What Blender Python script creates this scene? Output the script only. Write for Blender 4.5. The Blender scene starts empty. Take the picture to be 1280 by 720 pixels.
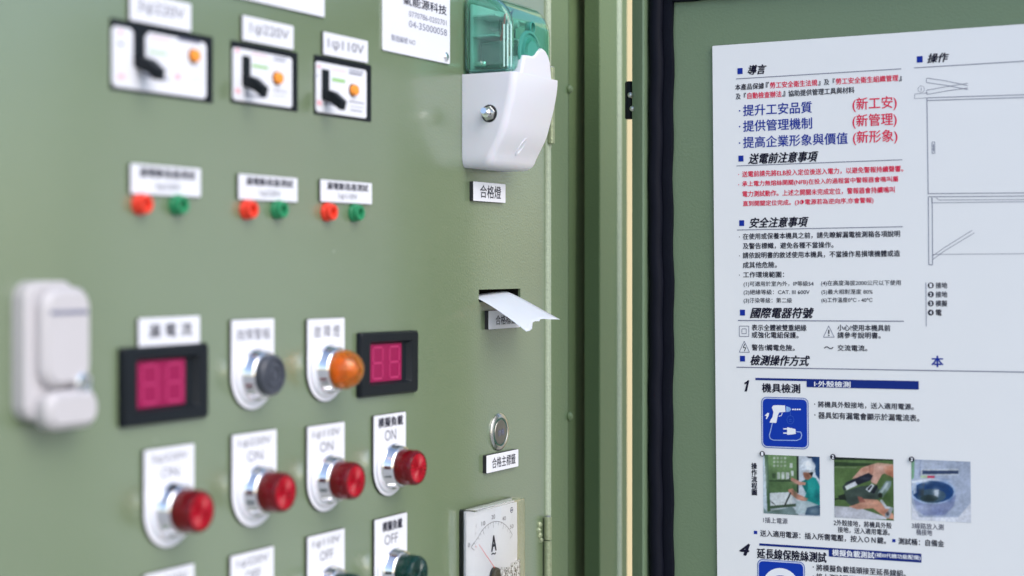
import bpy, bmesh, math, random
from mathutils import Vector, Matrix
R = math.radians
random.seed(4)
scene = bpy.context.scene
col = scene.collection

# ------------------------------------------------------------------ camera, sky, sun, exposure
CAM_Z = 1.40
FPX = 2050.0            # focal length in pixels of a 1280 wide frame
CX, CY = 640.0, 333.0   # principal point (horizon line at y = 333)
cd = bpy.data.cameras.new('camera')
cam = bpy.data.objects.new('camera', cd); col.objects.link(cam)
cam.location = (0, 0, CAM_Z); cam.rotation_euler = (R(90), 0, 0)
cd.sensor_width = 36.0; cd.lens = FPX*36/1280
cd.shift_y = -27/1280
cd.clip_start = 0.02; cd.clip_end = 400
cd.dof.use_dof = True; cd.dof.focus_distance = 1.215; cd.dof.aperture_fstop = 3.9
cd.dof.aperture_blades = 9
scene.camera = cam

w = bpy.data.worlds.new('World'); scene.world = w; w.use_nodes = True
nt = w.node_tree; bg = nt.nodes['Background']
sky = nt.nodes.new('ShaderNodeTexSky'); sky.sky_type = 'NISHITA'; sky.sun_disc = False
SUN_EL, SUN_AZ = 40, 138      # azimuth clockwise from +Y (camera looks +Y)
sky.sun_elevation = R(SUN_EL); sky.sun_rotation = R(SUN_AZ)
sky.air_density = 1.0; sky.dust_density = 1.6; sky.ozone_density = 1.0
nt.links.new(sky.outputs[0], bg.inputs[0]); bg.inputs[1].default_value = 0.15
sl = bpy.data.lights.new('sun', 'SUN'); sl.energy = 1.15; sl.angle = R(50); sl.color = (1, .975, .95)
so = bpy.data.objects.new('sun', sl); col.objects.link(so)
sd = Vector((math.sin(R(SUN_AZ))*math.cos(R(SUN_EL)), math.cos(R(SUN_AZ))*math.cos(R(SUN_EL)), math.sin(R(SUN_EL))))
so.rotation_euler = sd.to_track_quat('Z', 'Y').to_euler(); so.location = sd*5
scene.view_settings.view_transform = 'Standard'; scene.view_settings.look = 'None'
scene.view_settings.exposure = 0.63; scene.view_settings.gamma = 1
scene.view_settings.use_curve_mapping = False
scene.cycles.max_bounces = 10; scene.cycles.transmission_bounces = 10; scene.cycles.transparent_max_bounces = 12

# ------------------------------------------------------------------ planes of the place
class Frame:
    """a plane of the place: x along U, y along V (up), z out of the plane"""
    def __init__(s, O, U, V=Vector((0, 0, 1))):
        s.O = Vector(O); s.U = Vector(U).normalized(); s.V = Vector(V).normalized(); s.N = s.U.cross(s.V)
    def at(s, px, py, h=0.0):
        d = Vector(((px-CX)/FPX, 1.0, (CY-py)/FPX)); C = Vector((0, 0, CAM_Z))
        t = (h - (C - s.O).dot(s.N))/d.dot(s.N)
        p = C + d*t - s.O
        return p.dot(s.U), p.dot(s.V)
    def mat(s, x=0, y=0, z=0, rot=0):
        p = s.O + s.U*x + s.V*y + s.N*z
        m = Matrix(((s.U.x, s.V.x, s.N.x), (s.U.y, s.V.y, s.N.y), (s.U.z, s.V.z, s.N.z))).to_4x4()
        return Matrix.Translation(p) @ m @ Matrix.Rotation(rot, 4, 'Z')
AL, BE = R(28.4), R(64.7)
PAN = Frame((0, 1.220, CAM_Z), (math.sin(AL), math.cos(AL), 0))
DU = Vector((math.sin(BE), -math.cos(BE), 0))
DOR = Frame((0.1485, 1.203, CAM_Z), DU)
tw = R(0.56)
SGN = Frame(DOR.O + DOR.N*0.0015, DU*math.cos(tw) + Vector((0, 0, 1))*math.sin(tw),
            Vector((0, 0, 1))*math.cos(tw) - DU*math.sin(tw))

# ------------------------------------------------------------------ materials
def lnk(m, a, b): m.node_tree.links.new(a, b)
def mat(name, color, rough=.5, metal=0, bump=0, bscale=800, var=0, vscale=30, spec=.5, trans=0, ior=1.45, coat=0, emit=None, es=0, rvar=0, sss=0):
    m = bpy.data.materials.new(name); m.use_nodes = True
    b = m.node_tree.nodes['Principled BSDF']; N = m.node_tree.nodes
    b.inputs['Base Color'].default_value = (*color, 1); b.inputs['Roughness'].default_value = rough
    b.inputs['Metallic'].default_value = metal; b.inputs['Specular IOR Level'].default_value = spec
    b.inputs['Transmission Weight'].default_value = trans; b.inputs['IOR'].default_value = ior
    b.inputs['Coat Weight'].default_value = coat; b.inputs['Coat Roughness'].default_value = min(rough, .14) if rough > .15 else .03
    if sss: b.inputs['Subsurface Weight'].default_value = sss; b.inputs['Subsurface Scale'].default_value = .004
    if emit: b.inputs['Emission Color'].default_value = (*emit, 1); b.inputs['Emission Strength'].default_value = es
    tc = N.new('ShaderNodeTexCoord')
    if bump:
        n = N.new('ShaderNodeTexNoise'); n.inputs['Scale'].default_value = bscale; n.inputs['Detail'].default_value = 2
        lnk(m, tc.outputs['Object'], n.inputs['Vector'])
        bp = N.new('ShaderNodeBump'); bp.inputs['Strength'].default_value = bump; bp.inputs['Distance'].default_value = .0006
        lnk(m, n.outputs['Fac'], bp.inputs['Height']); lnk(m, bp.outputs[0], b.inputs['Normal'])
    if var or rvar:
        n2 = N.new('ShaderNodeTexNoise'); n2.inputs['Scale'].default_value = vscale; n2.inputs['Detail'].default_value = 5
        lnk(m, tc.outputs['Object'], n2.inputs['Vector'])
        if var:
            mx = N.new('ShaderNodeMix'); mx.data_type = 'RGBA'; lnk(m, n2.outputs['Fac'], mx.inputs[0])
            mx.inputs[6].default_value = (*[c*(1-var) for c in color], 1); mx.inputs[7].default_value = (*[min(1, c*(1+var)) for c in color], 1)
            lnk(m, mx.outputs[2], b.inputs['Base Color'])
        if rvar:
            mr = N.new('ShaderNodeMapRange'); lnk(m, n2.outputs['Fac'], mr.inputs[0])
            mr.inputs[1].default_value = .3; mr.inputs[2].default_value = .7
            mr.inputs[3].default_value = rough-rvar; mr.inputs[4].default_value = rough+rvar
            lnk(m, mr.outputs[0], b.inputs['Roughness'])
    return m
GREEN = mat('green_enamel_paint', (.158, .211, .122), .17, spec=1.0, ior=1.6, coat=.7, bump=.42, bscale=620, var=.055, vscale=9, rvar=.06)
GREENF = mat('green_enamel_frame', (.140, .205, .098), .42, spec=.45, bump=.45, bscale=620, var=.05, vscale=9, rvar=.05)
GREEN2 = mat('green_enamel_door', (.140, .205, .122), .34, spec=.7, bump=.30, bscale=520, var=.05, vscale=9, rvar=.05)
def add_pin_marks(m):
    """tiny specks of dust and chips in the enamel"""
    N = m.node_tree.nodes; b = N['Principled BSDF']; src = b.inputs['Base Color'].links[0].from_socket
    tc = N.new('ShaderNodeTexCoord'); v = N.new('ShaderNodeTexVoronoi'); v.inputs['Scale'].default_value = 26
    lnk(m, tc.outputs['Object'], v.inputs['Vector'])
    lt = N.new('ShaderNodeMath'); lt.operation = 'LESS_THAN'; lt.inputs[1].default_value = .022
    lnk(m, v.outputs['Distance'], lt.inputs[0])
    mx = N.new('ShaderNodeMix'); mx.data_type = 'RGBA'; mx.inputs[7].default_value = (.36, .42, .30, 1)
    ml = N.new('ShaderNodeMath'); ml.operation = 'MULTIPLY'; ml.inputs[1].default_value = .5
    lnk(m, lt.outputs[0], ml.inputs[0]); lnk(m, ml.outputs[0], mx.inputs[0]); lnk(m, src, mx.inputs[6]); lnk(m, mx.outputs[2], b.inputs['Base Color'])
add_pin_marks(GREEN); add_pin_marks(GREEN2)
WHITE = mat('white_laminate', (.75, .76, .82), .35, var=.02, vscale=40)
BOARDW = mat('board_white', (.77, .785, .815), .38, spec=.35, var=.02, vscale=12, rvar=.05)
PLASTW = mat('white_plastic', (.71, .715, .78), .38, var=.015, sss=.15)
BLACKP = mat('black_plastic', (.008, .011, .015), .40, spec=.22, bump=.1, bscale=1500, var=.2)
BLACKE = mat('black_laminate_edge', (.02, .02, .024), .5)
EDGE = mat('highlit_paint_edge', (.42, .49, .36), .5, bump=.9, bscale=650, var=.22, vscale=500)  # lightened green for the rims: an edge highlight painted into the colour
RUBBER = mat('gasket_rubber', (.004, .005, .011), .6, spec=.15, var=.25, vscale=60, bump=.2, bscale=300)
CHROME = mat('chrome', (.86, .86, .88), .09, metal=1, rvar=.03, vscale=60)
STEEL = mat('steel', (.55, .55, .53), .28, metal=1, rvar=.08, vscale=80)
RINGG = mat('dim_green_ring', (.02, .10, .07), .3)
DSTEEL = mat('brushed_dark_steel', (.30, .29, .27), .38, metal=1, rvar=.08, vscale=200)
REDP = mat('red_lens', (.22, .003, .009), .14, trans=.5, ior=1.45, spec=.35, coat=.1, var=.25, vscale=250)
REDF = mat('red_lens_face', (.42, .004, .018), .26, trans=.15, ior=1.45, spec=.3, coat=0, var=.3, vscale=300)
GRNP = mat('dark_green_lens', (.004, .042, .034), .14, trans=.25, ior=1.45, coat=.15, var=.3, vscale=250)
GREYP = mat('grey_cap_plastic', (.055, .062, .082), .32, var=.1)
AMBER = mat('amber_lens', (1.0, .40, .014), .06, trans=.86, ior=1.45, coat=.15, sss=.4)
AMBERI = mat('amber_core', (1.0, .50, .04), .3, var=.35, vscale=260)
ORANGE = mat('orange_button', (.95, .32, .04), .35)
REDJ = mat('red_jack_plastic', (.80, .045, .02), .35)
GRNJ = mat('green_jack_plastic', (.02, .24, .10), .35)
MAG = mat('magenta_filter', (.24, .006, .060), .22, spec=.25, emit=(.6, .012, .13), es=.05, coat=0)
SEG = mat('faint_glow_segment', (.40, .03, .12), .3, spec=.3, emit=(.8, .05, .24), es=.08)  # segments carry a faint glow of their own, as the filter does
PAPER = mat('thermal_paper', (.62, .64, .71), .5, var=.03, vscale=60, sss=.1)
TEAL = mat('teal_clear_plastic', (.50, .92, .81), .05, trans=.95, ior=1.35, coat=.3)
TEALS = mat('teal_plastic_rib', (.09, .42, .34), .25, trans=.3)
RIBW = mat('teal_painted_highlight', (.50, .80, .74), .12, spec=.9, coat=1)
LAMPI = mat('beacon_inside', (.66, .70, .68), .35, var=.25, vscale=60)
LAMPD = mat('beacon_inside_dark', (.16, .15, .14), .5, var=.3, vscale=60)
CLEAR = mat('clear_acrylic', (.97, .98, .97), .03, trans=1, ior=1.2)
HOLE = mat('slot_dark', (.012, .012, .012), .7)
CREAM = mat('cream_render', (.72, .59, .34), .8, bump=.4, bscale=60, var=.05, vscale=3)
HANDLE = mat('handle_grey_plastic', (.52, .50, .52), .4, var=.05)
INK = mat('ink_black', (.010, .010, .028), .6, spec=.15)
INKS = mat('ink_soft', (.12, .12, .16), .6)
INKB = mat('ink_blue', (.008, .030, .30), .5, spec=.15)
INKBAR = mat('ink_navy_bar', (.006, .024, .20), .4, spec=.2)
INKR = mat('ink_red', (.72, .012, .07), .5, spec=.15)
INKG = mat('ink_grey', (.17, .18, .26), .6, spec=.15)
INKW = mat('ink_white', (.80, .82, .88), .5)
PINK = mat('ink_pink', (.80, .45, .50), .5)
LGRN = mat('ink_light_green', (.32, .58, .22), .5)
ICONB = mat('icon_blue', (.004, .038, .38), .3, spec=.2)
GROUND = mat('concrete', (.42, .41, .38), .85, bump=.4, bscale=80, var=.12, vscale=3)
_pc = {}
def C(r, g, b):
    k = (r, g, b)
    if k not in _pc:
        f = lambda v: ((v/255+.055)/1.055)**2.4 if v > 10 else v/255/12.92
        _pc[k] = mat('print_%02x%02x%02x' % k, (f(r)*.80, f(g)*.82, f(b)*.86), .4, var=.28, vscale=520)
    return _pc[k]

# ------------------------------------------------------------------ mesh building
class MB:
    def __init__(s): s.v = []; s.f = []; s.m = []; s.mats = []
    def mi(s, m):
        if m not in s.mats: s.mats.append(m)
        return s.mats.index(m)
    def add(s, vs, fs, m):
        o = len(s.v); s.v += [tuple(v) for v in vs]; k = s.mi(m)
        for f in fs: s.f.append([o+i for i in f]); s.m.append(k)
    def box(s, x0, x1, y0, y1, z0, z1, m):
        vs = [(x, y, z) for z in (z0, z1) for y in (y0, y1) for x in (x0, x1)]
        s.add(vs, [(0, 2, 3, 1), (4, 5, 7, 6), (0, 1, 5, 4), (2, 6, 7, 3), (0, 4, 6, 2), (1, 3, 7, 5)], m)
    def rings(s, rings, m, cap0=True, cap1=True, mcap=None, close=True):
        n = len(rings[0]); vs = [p for r in rings for p in r]; fs = []
        for i in range(len(rings)-1):
            for j in range(n if close else n-1):
                k = (j+1) % n; fs.append((i*n+j, i*n+k, (i+1)*n+k, (i+1)*n+j))
        if cap0: fs.append(tuple(reversed(range(n))))
        s.add(vs, fs, m)
        if cap1:
            o = len(s.v) - n; s.f.append([o+j for j in range(n)]); s.m.append(s.mi(mcap or m))
    def lathe(s, prof, m, n=40, cx=0, cy=0, cap0=True, cap1=True, mcap=None, ripple=0, nr=0):
        rs = []
        for (r, z) in prof:
            ring = []
            for j in range(n):
                a = 2*math.pi*j/n; rr = r*(1+(ripple*math.cos(nr*a) if ripple else 0))
                ring.append((cx+rr*math.cos(a), cy+rr*math.sin(a), z))
            rs.append(ring)
        s.rings(rs, m, cap0, cap1, mcap)
    def prism(s, out, z0, z1, m, mtop=None, ch=0):
        out = [Vector(p) for p in out]
        if sum(out[i].x*out[(i+1) % len(out)].y-out[(i+1) % len(out)].x*out[i].y for i in range(len(out))) < 0: out.reverse()
        n = len(out); ins = []
        for i in range(n):
            a, b, c = out[i-1], out[i], out[(i+1) % n]
            e1 = (b-a).normalized(); e2 = (c-b).normalized()
            nn = (Vector((-e1.y, e1.x))+Vector((-e2.y, e2.x)))
            nn = nn.normalized() if nn.length > 1e-6 else Vector((-e1.y, e1.x))
            ins.append(b+nn*ch)
        sg = 1 if z1 > z0 else -1
        rs = [[(p.x, p.y, z0) for p in out], [(p.x, p.y, z1-ch*sg) for p in out]]
        if ch: rs.append([(p.x, p.y, z1) for p in ins])
        s.rings(rs, m, mcap=mtop or m)
    def tube(s, pts, r, m, n=12, cap=True):
        rs = []; pts = [Vector(p) for p in pts]
        for i, p in enumerate(pts):
            d = (pts[min(i+1, len(pts)-1)]-pts[max(i-1, 0)]).normalized()
            a = d.cross(Vector((0, 0, 1)) if abs(d.z) < .9 else Vector((1, 0, 0))).normalized(); b = d.cross(a)
            rr = r[i] if isinstance(r, (list, tuple)) else r
            rs.append([p+(a*math.cos(2*math.pi*j/n)+b*math.sin(2*math.pi*j/n))*rr for j in range(n)])
        s.rings(rs, m, cap, cap)
    def poly(s, pts, z, m):
        pts = [Vector(p) for p in pts]
        if sum(pts[i].x*pts[(i+1) % len(pts)].y-pts[(i+1) % len(pts)].x*pts[i].y for i in range(len(pts))) < 0: pts.reverse()
        s.add([(p.x, p.y, z) for p in pts], [tuple(range(len(pts)))], m)
    def line(s, pts, wd, z, m):
        for a, b in zip(pts, pts[1:]):
            a = Vector(a); b = Vector(b); d = (b-a).normalized(); q = Vector((-d.y, d.x))*wd/2
            s.poly([a-q, b-q, b+q, a+q], z, m)
    def mesh(s, name, smooth=35):
        me = bpy.data.meshes.new(name); me.from_pydata(s.v, [], s.f)
        for m in s.mats: me.materials.append(m)
        me.polygons.foreach_set('material_index', s.m)
        bm = bmesh.new(); bm.from_mesh(me)
        bmesh.ops.recalc_face_normals(bm, faces=[f for f in bm.faces]) if smooth is not None else None
        bm.to_mesh(me); bm.free()
        if smooth:
            me.polygons.foreach_set('use_smooth', [True]*len(me.polygons)); me.set_sharp_from_angle(angle=R(smooth))
        return me
    def obj(s, name, parent=None, smooth=35, bevel=0, seg=2, m=None):
        o = bpy.data.objects.new(name, s.mesh(name, smooth)); col.objects.link(o)
        if parent is not None: o.parent = parent
        if m is not None: o.matrix_world = m
        if bevel:
            b = o.modifiers.new('bevel', 'BEVEL'); b.width = bevel; b.segments = seg; b.limit_method = 'ANGLE'; b.angle_limit = R(40)
            b.harden_normals = False
        return o
def thing(name, label, cat, m, group=None):
    o = bpy.data.objects.new(name, None); col.objects.link(o); o.matrix_world = m; o.empty_display_size = .01
    o['label'] = label; o['category'] = cat
    if group: o['group'] = group
    return o
def struct(o): o['kind'] = 'structure'; return o
def rrect(x0, x1, y0, y1, r, n=5):
    p = []
    for (cx, cy, a0) in ((x1-r, y0+r, -90), (x1-r, y1-r, 0), (x0+r, y1-r, 90), (x0+r, y0+r, 180)):
        for i in range(n+1):
            a = R(a0+90*i/n); p.append((cx+r*math.cos(a), cy+r*math.sin(a)))
    return p
def circ(cx, cy, r, n=20, a0=0, a1=360):
    return [(cx+r*math.cos(R(a0+(a1-a0)*i/n)), cy+r*math.sin(R(a0+(a1-a0)*i/n))) for i in range(n if abs(a1-a0) >= 360 else n+1)]

# ------------------------------------------------------------------ lettering: flat print on its surface
def text_mesh(s, bold=0, shear=0, vertical=False):
    cu = bpy.data.curves.new('t', 'FONT'); cu.body = '\n'.join(s) if vertical else s
    cu.size = 1; cu.shear = shear; cu.resolution_u = 3
    if vertical: cu.space_line = .98
    ob = bpy.data.objects.new('t', cu); me = bpy.data.meshes.new_from_object(ob)
    bpy.data.objects.remove(ob); bpy.data.curves.remove(cu)
    return me
def lettering(s, x0, x1, yc, h, z, m, parent, bold=0, shear=0, name='lettering', vertical=False, x_only=False):
    """print text so that its ink fills x0..x1 and a height h centred on yc"""
    me = text_mesh(s, bold, shear, vertical)
    vs = [v.co.copy() for v in me.vertices]
    if not vs: return None
    ax, bx = min(v.x for v in vs), max(v.x for v in vs); ay, by = min(v.y for v in vs), max(v.y for v in vs)
    sx = (x1-x0)/max(bx-ax, 1e-6); sy = h/max(by-ay, 1e-6)
    for v in me.vertices:
        v.co.x = x0+(v.co.x-ax)*sx; v.co.y = yc+(v.co.y-(ay+by)/2)*sy; v.co.z = z
    if bold:
        V0 = [tuple(v.co) for v in me.vertices]; F0 = [tuple(p.vertices) for p in me.polygons]; n = len(V0)
        k = bold*sy*1.0; offs = [(-k, 0), (k, 0), (0, k*.7), (0, -k*.7)] if bold < .03 else [(-k, 0), (k, 0), (-k*.3, k*.6), (k*.3, -k*.6)]
        V, F = [], []
        for i, (dx, dy) in enumerate(offs):
            V += [(a+dx, b_+dy, c+i*.000012) for a, b_, c in V0]; F += [tuple(q+i*n for q in f) for f in F0]
        me = bpy.data.meshes.new(name); me.from_pydata(V, [], F)
    me.materials.clear(); me.materials.append(m)
    for p in me.polygons: p.material_index = 0
    me.name = name
    o = bpy.data.objects.new(name, me); col.objects.link(o); o.parent = parent
    return o

# ================================================================== SETTING
g = MB(); g.box(-60, 60, -60, 60, -.2, 0, GROUND); struct(g.obj('ground', smooth=None))
wl = MB(); wl.box(-1.5, 2.8, 3.6, 3.75, 0.002, 3.1, CREAM)
o = wl.obj('building_wall', smooth=None)
o['label'] = 'cream wall seen as a thin strip through the gap beside the open door'; o['category'] = 'wall'

# ------------------------------------------------------------------ cabinet shell (posts, rails, back), extruded profiles
UE = PAN.at(683, 333)[0]
VT, VB = .222, -.42
cabinet = thing('control_cabinet', 'green steel cabinet frame with a recessed jamb behind the instrument panel', 'cabinet', PAN.mat())
def strip(name, prof, v0, v1, m, parent, smooth=35, flip=False, bevel=0):
    b = MB(); rs = [[(p[0], v0, p[1]) for p in prof], [(p[0], v1, p[1]) for p in prof]]
    b.rings(rs, m, True, True); return b.obj(name, parent, smooth, bevel)
def uat(px, h): return PAN.at(px, 333, h)[0]
# jamb strip just behind the panel edge, then a deeper strip, then the post
hA, hB, hP = -.006, -.019, -.0105
strip('jamb_strip', [(UE-.03, hA-.002), (uat(711, hA), hA-.002), (uat(711, hA), hA), (UE-.03, hA)], VB-.02, VT+.02, GREENF, cabinet)
UPX = uat(783, hP)-.002
strip('jamb_channel', [(uat(711, hA)-.004, hB-.002), (UPX, hB-.002), (UPX, hB), (uat(711, hA)-.004, hB)], VB-.02, VT+.02, GREENF, cabinet)
strip('jamb_wall', [(uat(711, hA)-.0015, hA), (uat(711, hA), hA), (uat(711, hA), hB), (uat(711, hA)-.0015, hB)], VB-.02, VT+.02, GREENF, cabinet)
h1 = .0035
u0 = uat(750, h1); ub = uat(771, h1); uc = uat(776.6, h1); uf = uat(784.6, h1)
pr = [(u0, hP), (u0, h1-.0008), (u0+.0008, h1), (ub, h1), (uf-.0015, h1), (uf, h1-.0015), (uf, hP)]
strip('post', pr, VB-.1, VT+.08, GREENF, cabinet, 30)
bw = (uc-ub)/2
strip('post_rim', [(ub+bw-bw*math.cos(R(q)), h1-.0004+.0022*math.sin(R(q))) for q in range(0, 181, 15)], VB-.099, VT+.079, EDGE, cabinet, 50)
strip('side_wall', [(UPX, hB-.33), (UPX, hP+.0005), (UPX+.0015, hP+.0005), (UPX+.0015, hB-.33)], VB-.1, VT+.08, GREENF, cabinet)
rr = 0
UPR = uf-.001
b = MB(); UL = -.62
b.box(UL-.05, UPR, VT+.02, VT+.08, hB-.02, h1+rr, GREENF); b.obj('top_rail', cabinet, None, .003)
b = MB(); b.box(UL-.05, UPR, VB-.1, VB-.02, hB-.02, h1+rr, GREENF); b.obj('bottom_rail', cabinet, None, .003)
b = MB(); b.box(UL-.06, UL-.012, VB-.1, VT+.08, hB-.02, h1+rr-.001, GREENF); b.obj('post', cabinet, None, .003)
b = MB(); b.box(UL-.058, UPX-.001, VB-.098, VT+.078, hB-.32, hB-.0215, GREENF); b.obj('back_shell', cabinet, None, .003)
for uu in (UL-.04, UPR-.045):
    for hh in (hB-.30, hB-.06):
        b = MB(); b.box(uu, uu+.04, -CAM_Z+.0, VB-.101, hh, hh+.04, GREENF); b.obj('leg', cabinet, None, .003)
# weld tacks in the jamb corner
for (px, py) in ((712.5, 112), (712.5, 520)):
    u, v = PAN.at(px, py, hA); b = MB()
    b.lathe([(.0036, hA-.002), (.0036, hA+.0012), (.0024, hA+.0026), (.0008, hA+.0032)], GREENF, 14, u-.0022, v); b.obj('weld_tack', cabinet)

# ------------------------------------------------------------------ hinged inner panel with a cut slot
panel = thing('instrument_panel', 'flat olive green steel panel carrying all the switches and meters', 'panel', PAN.mat())
sx0, sy1 = PAN.at(598.5, 362); sx1, sy0 = PAN.at(650.5, 375.5)
b = MB()
b.box(UL, sx0, VB, VT, -.002, 0, GREEN); b.box(sx1, UE-.0015, VB, VT, -.002, 0, GREEN)
b.box(sx0, sx1, sy1, VT, -.002, 0, GREEN); b.box(sx0, sx1, VB, sy0, -.002, 0, GREEN)
bm = bmesh.new(); me = b.mesh('sheet', None); bm.from_mesh(me); bmesh.ops.remove_doubles(bm, verts=bm.verts, dist=1e-6)
# drop inner faces shared by neighbouring boxes
seen = {}
for f in bm.faces:
    k = tuple(sorted((round(v.co.x, 5), round(v.co.y, 5), round(v.co.z, 5)) for v in f.verts)); seen.setdefault(k, []).append(f)
bmesh.ops.delete(bm, geom=[f for l in seen.values() if len(l) > 1 for f in l], context='FACES')
bm.to_mesh(me); bm.free()
o = bpy.data.objects.new('sheet', me); col.objects.link(o); o.parent = panel
# rolled rim of the panel: its bright highlight is put into a lighter paint colour
ew = uat(685.6, .001)-uat(681.2, .001)
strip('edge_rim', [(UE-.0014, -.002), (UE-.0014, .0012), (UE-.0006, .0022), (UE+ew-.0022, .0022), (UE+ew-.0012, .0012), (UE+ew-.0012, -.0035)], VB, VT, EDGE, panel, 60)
b = MB(); b.box(sx0-.004, sx1+.004, sy0-.004, sy1+.004, -.03, -.026, HOLE)
b.box(sx0-.004, sx0-.001, sy0-.004, sy1+.004, -.026, -.0025, HOLE); b.box(sx1+.001, sx1+.004, sy0-.004, sy1+.004, -.026, -.0025, HOLE)
b.box(sx0-.001, sx1+.001, sy1+.001, sy1+.004, -.026, -.0025, HOLE); b.box(sx0-.001, sx1+.001, sy0-.004, sy0-.001, -.026, -.0025, HOLE)
b.obj('printer_chute', panel, None)
def hinge(px, ya, yb, ysplit, welds):
    u, va = PAN.at(px, ya, .004); vb = PAN.at(px, yb, .004)[1]; vs = PAN.at(px, ysplit, .004)[1]
    b = MB(); r = .0030
    def barrel(y0, y1):
        prof = [(.0024, y0), (r, y0+.0006), (r, y1-.0006), (.0024, y1)]
        rings = [[(u+rr*math.cos(2*math.pi*j/20), y, .0035+rr*math.sin(2*math.pi*j/20)) for j in range(20)] for rr, y in prof]
        b.rings(rings, PEW)
    barrel(vs+.0003, va); barrel(vb, vs-.0003)
    h = b.obj('hinge', panel)
    c = MB(); rings = [[(u+rr*math.cos(2*math.pi*j/16), y, .0035+rr*math.sin(2*math.pi*j/16)) for j in range(16)] for rr, y in ((.0022, va-.001), (.0022, va+.0004), (.0014, va+.001))]
    c.rings(rings, STEEL); c.obj('hinge_pin', h)
    for (wx, wy, wr) in welds:
        x, y = PAN.at(wx, wy, .001); k = MB(); k.lathe([(wr, -.001), (wr*.95, .0008), (wr*.6, .0018), (wr*.15, .0022)], PEW, 12, x, y, ripple=.12, nr=3); k.obj('weld_bead', h)
PEW = mat('green_paint_over_weld', (.33, .38, .24), .38, metal=.45, bump=.8, bscale=700, var=.25, vscale=350)
hinge(685.5, 646, 760, 675.5, [(675.5, 656, .0026), (674.5, 663, .0023), (675.5, 669, .0028), (677, 675, .0022)])
hinge(689.5, 84, 180, 110, [(688, 183, .002)])
hinge(685.5, -90, -50, -70, [])

# ================================================================== labels on the panel
def label_plate(x0, x1, ytl, ybl, name, label, texts, grp=None, th=.0016, edge=BLACKE, tilt=0, face=None, cat='label', r=.0008):
    """texts: (string, fx0, fx1, fyc, fh, bold, ink) in fractions of the plate"""
    u0, vt = PAN.at(x0, ytl, th); vb = PAN.at(x0, ybl, th)[1]; u1 = PAN.at(x1, ytl, th)[0]
    t = thing(name, label, cat, PAN.mat(u0, vb, 0, tilt), grp)
    W, H = u1-u0, vt-vb
    b = MB(); b.prism(rrect(0, W, 0, H, r, 3), 0, th, edge, face or WHITE, .00012); b.obj('plate', t, None)
    for (s, a, c, yc, h, bold, ink) in texts:
        lettering(s, a*W, c*W, yc*H, h*H, th+.00015, ink, t, bold)
    return t, W, H
G1 = 'engraved circuit name plates above the breakers'
label_plate(162, 239, -12, 25, 'name_plate', 'white plate above the leftmost circuit breaker, cut by the top of the photo', [('3φ220V', .12, .88, .52, .5, 0, INKS)], G1)
label_plate(303, 367, 18.5, 50, 'name_plate', 'small white 220V plate above the middle circuit breaker', [('1φ220V', .14, .90, .52, .5, 0, INKS)], G1)
label_plate(404, 460, 39, 68, 'name_plate', 'small white 110V plate above the rightmost circuit breaker', [('1φ110V', .10, .90, .50, .52, 0, INKS)], G1)
G2 = 'white plates above the test jacks'
for (x0, x1, a, c, vt, nm) in ((163, 251, 204, 242, '3φ220V', 'largest, leftmost white plate above a red and green jack pair'),
                               (298, 372, 217, 249, '1φ220V', 'white 220V plate above the middle red and green jack pair'),
                               (400.5, 465, 224, 252, '1φ110V', 'white 110V plate above the rightmost red and green jack pair')):
    label_plate(x0, x1, a, c, 'name_plate', nm, [('漏電斷路器測試', .12, .92, .74, .33, .022, INK), (vt, .34, .70, .27, .30, 0, INKS)], G2, tilt=R(.2))
label_plate(173, 250, 398, 436, 'name_plate', 'white plate sitting on top of the left digital display', [('漏 電 流', .16, .86, .56, .46, .015, INK)], tilt=R(.3))
label_plate(591.5, 632, 226.5, 251, 'name_plate', 'small white plate with three black characters below the beacon', [('合格燈', .20, .85, .52, .66, .006, INK)], th=.003)
label_plate(610.5, 650, 388.5, 412, 'name_plate', 'white plate half hidden under the curled paper slip', [('合格標籤', .22, .86, .48, .52, .006, INK)], th=.003)
label_plate(608, 648, 569.5, 592, 'name_plate', 'small white plate below the round steel push button', [('合格主標籤', .17, .90, .50, .60, .004, INK)], th=.003)
# plain sheet at the top
u0, vb = PAN.at(200, -14.5, .001); u1 = PAN.at(405, 0, .001)[0]; vb = PAN.at(405, 22, .001)[1]
t = thing('top_notice_plate', 'blank lower edge of a wide white plate cut by the top of the photo', 'plate', PAN.mat(u0, vb))
b = MB(); b.prism(rrect(0, u1-u0, 0, .08, .001, 2), 0, .0015, BLACKE, WHITE, .0001); b.obj('plate', t, None)
# maker's plate with phone number
th = .0012
u0, vb = PAN.at(478, 63, th); u1 = PAN.at(562.5, 80, th)[0]; vb2 = PAN.at(562.5, 80, th)[1]; vb = (vb+vb2)/2
t = thing('maker_plate', "white maker's plate with printed phone number and a rivet at its corner", 'plate', PAN.mat(u0, vb)); W = u1-u0
b = MB(); b.prism(rrect(0, W, 0, .075, .001, 2), 0, th, STEEL, WHITE, .0001); b.obj('plate', t, None)
def mk(s, xa, xb, yc, hpx, bold, ink):
    a, v = PAN.at(xa, yc, th); c = PAN.at(xb, yc, th)[0]; sc = abs(PAN.at(xa, yc-hpx/2, th)[1]-PAN.at(xa, yc+hpx/2, th)[1])
    lettering(s, a-u0, c-u0, v-vb, sc, th+.00015, ink, t, bold)
mk('氣能源科技', 504, 558, -1, 12, .02, INK)
mk('0770786-0202701', 511, 558, 17, 7, 0, INKG); mk('04-35000058', 511, 558.5, 29.5, 8.5, 0, INKG); mk('製造編號 NO', 489, 519, 46.5, 8, 0, INKG)
rx, ry = PAN.at(557, 71, th)
b = MB(); b.lathe([(.0032, th), (.0031, th+.0007), (.002, th+.0015), (.0006, th+.0019)], CHROME, 20, rx-u0, ry-vb); b.obj('rivet', t)

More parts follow.
